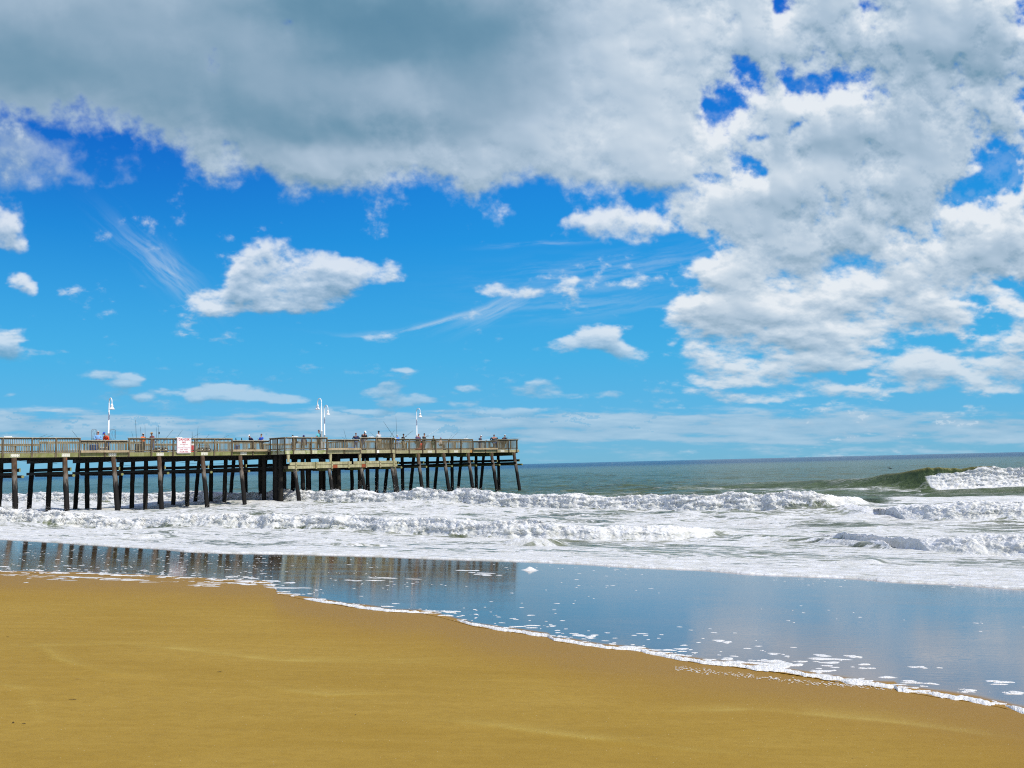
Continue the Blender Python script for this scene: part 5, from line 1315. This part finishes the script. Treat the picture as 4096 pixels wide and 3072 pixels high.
# black fish scale box hung on a pole
e = empty('marker_box', PP(s_at(632, BK), BK, z_of(632, 1737, BK)[1]), 'small black box hanging on the thin upright rod', 'box')
b = MB(); b.obox((0, 0, .09), PD * .05, PN * .04, Vector((0, 0, .1))); b.obox((0, 0, .2), PD * .02, PN * .015, Vector((0, 0, .02))); b.build('case', M_BLKP, e, bevel=.01)
# trolley frames with hanging hooks either side of the first two people
def hookrack(px, o, w, z1, label):
    s = s_at(px, o); e = empty('net_frame', PP(s, o, DECK), label, 'drop net frame', 'net frames beside the first two people')
    b = MB(); top = z1 - DECK; arc = [PD * (w * (t - .5)) + Vector((0, 0, top + .06 * math.sin(math.pi * t))) for t in np.linspace(0, 1, 9)]
    b.tube([PD * (-w / 2) + Vector((0, 0, 0))] + arc + [PD * (w / 2) + Vector((0, 0, top - .75))], .014, 6); b.build('frame', M_REEL, e)
    for k, t in enumerate((.1, .35, .7)):
        b = MB(); p0 = PD * (w * (t - .5)) + Vector((0, 0, top)); b.tube([p0, p0 + PD * .10 - Vector((0, 0, .3)), p0 + PD * .02 - Vector((0, 0, .75))], .008, 5); b.tube([p0 + PD * .02 - Vector((0, 0, .75)), p0 + PD * .02 - Vector((0, 0, .83))], .03, 7); b.build('line', M_REEL, e)
    return e
hookrack(372, -4.9, .42, 6.86, 'thin grey net frame left of the light blue shirt'); hookrack(446, -4.9, .5, 6.86, 'thin grey net frame right of the orange-red jacket')
# lumps on posts behind the second low rail
for px, label in ((951, 'dark perched bird on the far rail, left of the pair'), (974, 'dark perched bird on the far rail, nearer the white cap')):
    s, z = z_of(px, 1759, BK); e = empty('bird', PP(s, -WID, CAPZ), label, 'bird', 'birds on the far rail')
    skin('body', [(0, 0, .07), (0, .02, .14), (0, -.0, .20), (0, -.03, .235), (0, -.06, .23), (0, .06, .02)], [(0, 1), (1, 2), (2, 3), (3, 4), (0, 5)], [.05, .055, .035, .032, .008, .02], BLACK, e, 0, 1)
    b = MB()
    for sx in (-1, 1): b.tube([(.02 * sx, 0, .05), (.02 * sx, 0, .001)], .006, 5)
    b.build('legs', M_BLKP, e)

# ------------------------------------------------------------------ gull skimming the sea
D_ = 80.0; d = ray(3562, 1873); kf = D_ / d.y
gp = Vector((d.x * kf, D_, EYE + d.z * kf))
e = empty('gull', gp, 'small dark bird gliding low over the sea left of the tall breaking wave', 'bird')
skin('body', [(.16, 0, -.03), (.06, 0, -.01), (-.05, 0, 0), (-.16, 0, .02), (-.22, 0, .015)], [(0, 1), (1, 2), (2, 3), (3, 4)], [.012, .035, .045, .028, .008], BLACK, e, 2, 1)
for sx, tipz in ((-1, .07), (1, -.045)):
    b = MB(); vs2 = []; n = 10
    for i in range(n + 1):
        t = i / n; x = sx * t * .36; zz = tipz * t + .03 * math.sin(t * 3.1); ch_ = .07 * (1 - t) + .015; yy = .0
        vs2 += [(x - ch_ * .5 + .02 * t, sx * t * .14 - ch_ * .6, zz), (x + ch_ * .5 + .02 * t, sx * t * .14 + ch_ * .6, zz + .006), (x, sx * t * .14, zz + .02)]
    b.add(vs2, [(3 * i, 3 * i + 3, 3 * i + 5, 3 * i + 2) for i in range(n)] + [(3 * i + 2, 3 * i + 5, 3 * i + 4, 3 * i + 1) for i in range(n)] + [(3 * i, 3 * i + 1, 3 * i + 4, 3 * i + 3) for i in range(n)]); b.build('wing', BLACK, e)

# ------------------------------------------------------------------ bits of driftwood on the sand
M_TWIG = mat('dark_twig', (.035, .02, .01), .8)
for px, py, L, a, label in ((878, 2689, .17, .15, 'dark twig lying alone on the sand below the pier reflection'), (290, 2800, .22, .05, 'thin brown twig on the sand near the bottom left'), (30, 2547, .10, 0, 'tiny dark twig on the sand at the left edge, uppermost'), (1421, 2860, .045, .5, 'small black pebble-like scrap near the bottom centre'), (53, 2890, .06, .3, 'dark scrap of weed in the bottom left corner'), (95, 2897, .10, .3, 'reddish brown splinter in the bottom left corner'), (308, 2718, .18, .1, 'faint pale straw on the sand left of centre'), (2230, 2833, .03, 0, 'small dark speck of weed right of centre'), (825, 2517, .20, .0, 'thin straw on the sand below the foam cusp'), (1990, 2858, .02, 0, 'tiny dark crumb near the bottom centre'), (503, 2678, .05, .6, 'small dark scrap by the faint sand ridge')):
    L *= .26; p = at_sand(px, py); e = empty('twig', p, label, 'twig', 'scraps lying on the sand')
    b = MB(); dx = Vector((math.cos(a), math.sin(a), SX * math.cos(a) + SY * math.sin(a)))
    if L > .02:
        b.tube([-dx * L / 2 + Vector((0, 0, .004)), Vector((0, L * .04, .005)), dx * L / 2 + Vector((0, 0, .003))], [.0012, .002, .0012], 6, wob=.3)
        b.tube([Vector((0, L * .04, .005)), dx * L * .2 + Vector((0, L * .12, .008))], [.0012, .0008], 5)
    else: b.tube([-dx * L / 2, Vector((0, 0, .002)), dx * L / 2], [.001, L * .28, .001], 7, wob=.5)
    b.build('stem', M_TWIG if 'pale' not in label and 'straw' not in label else cm('straw', (.25, .15, .05)), e)
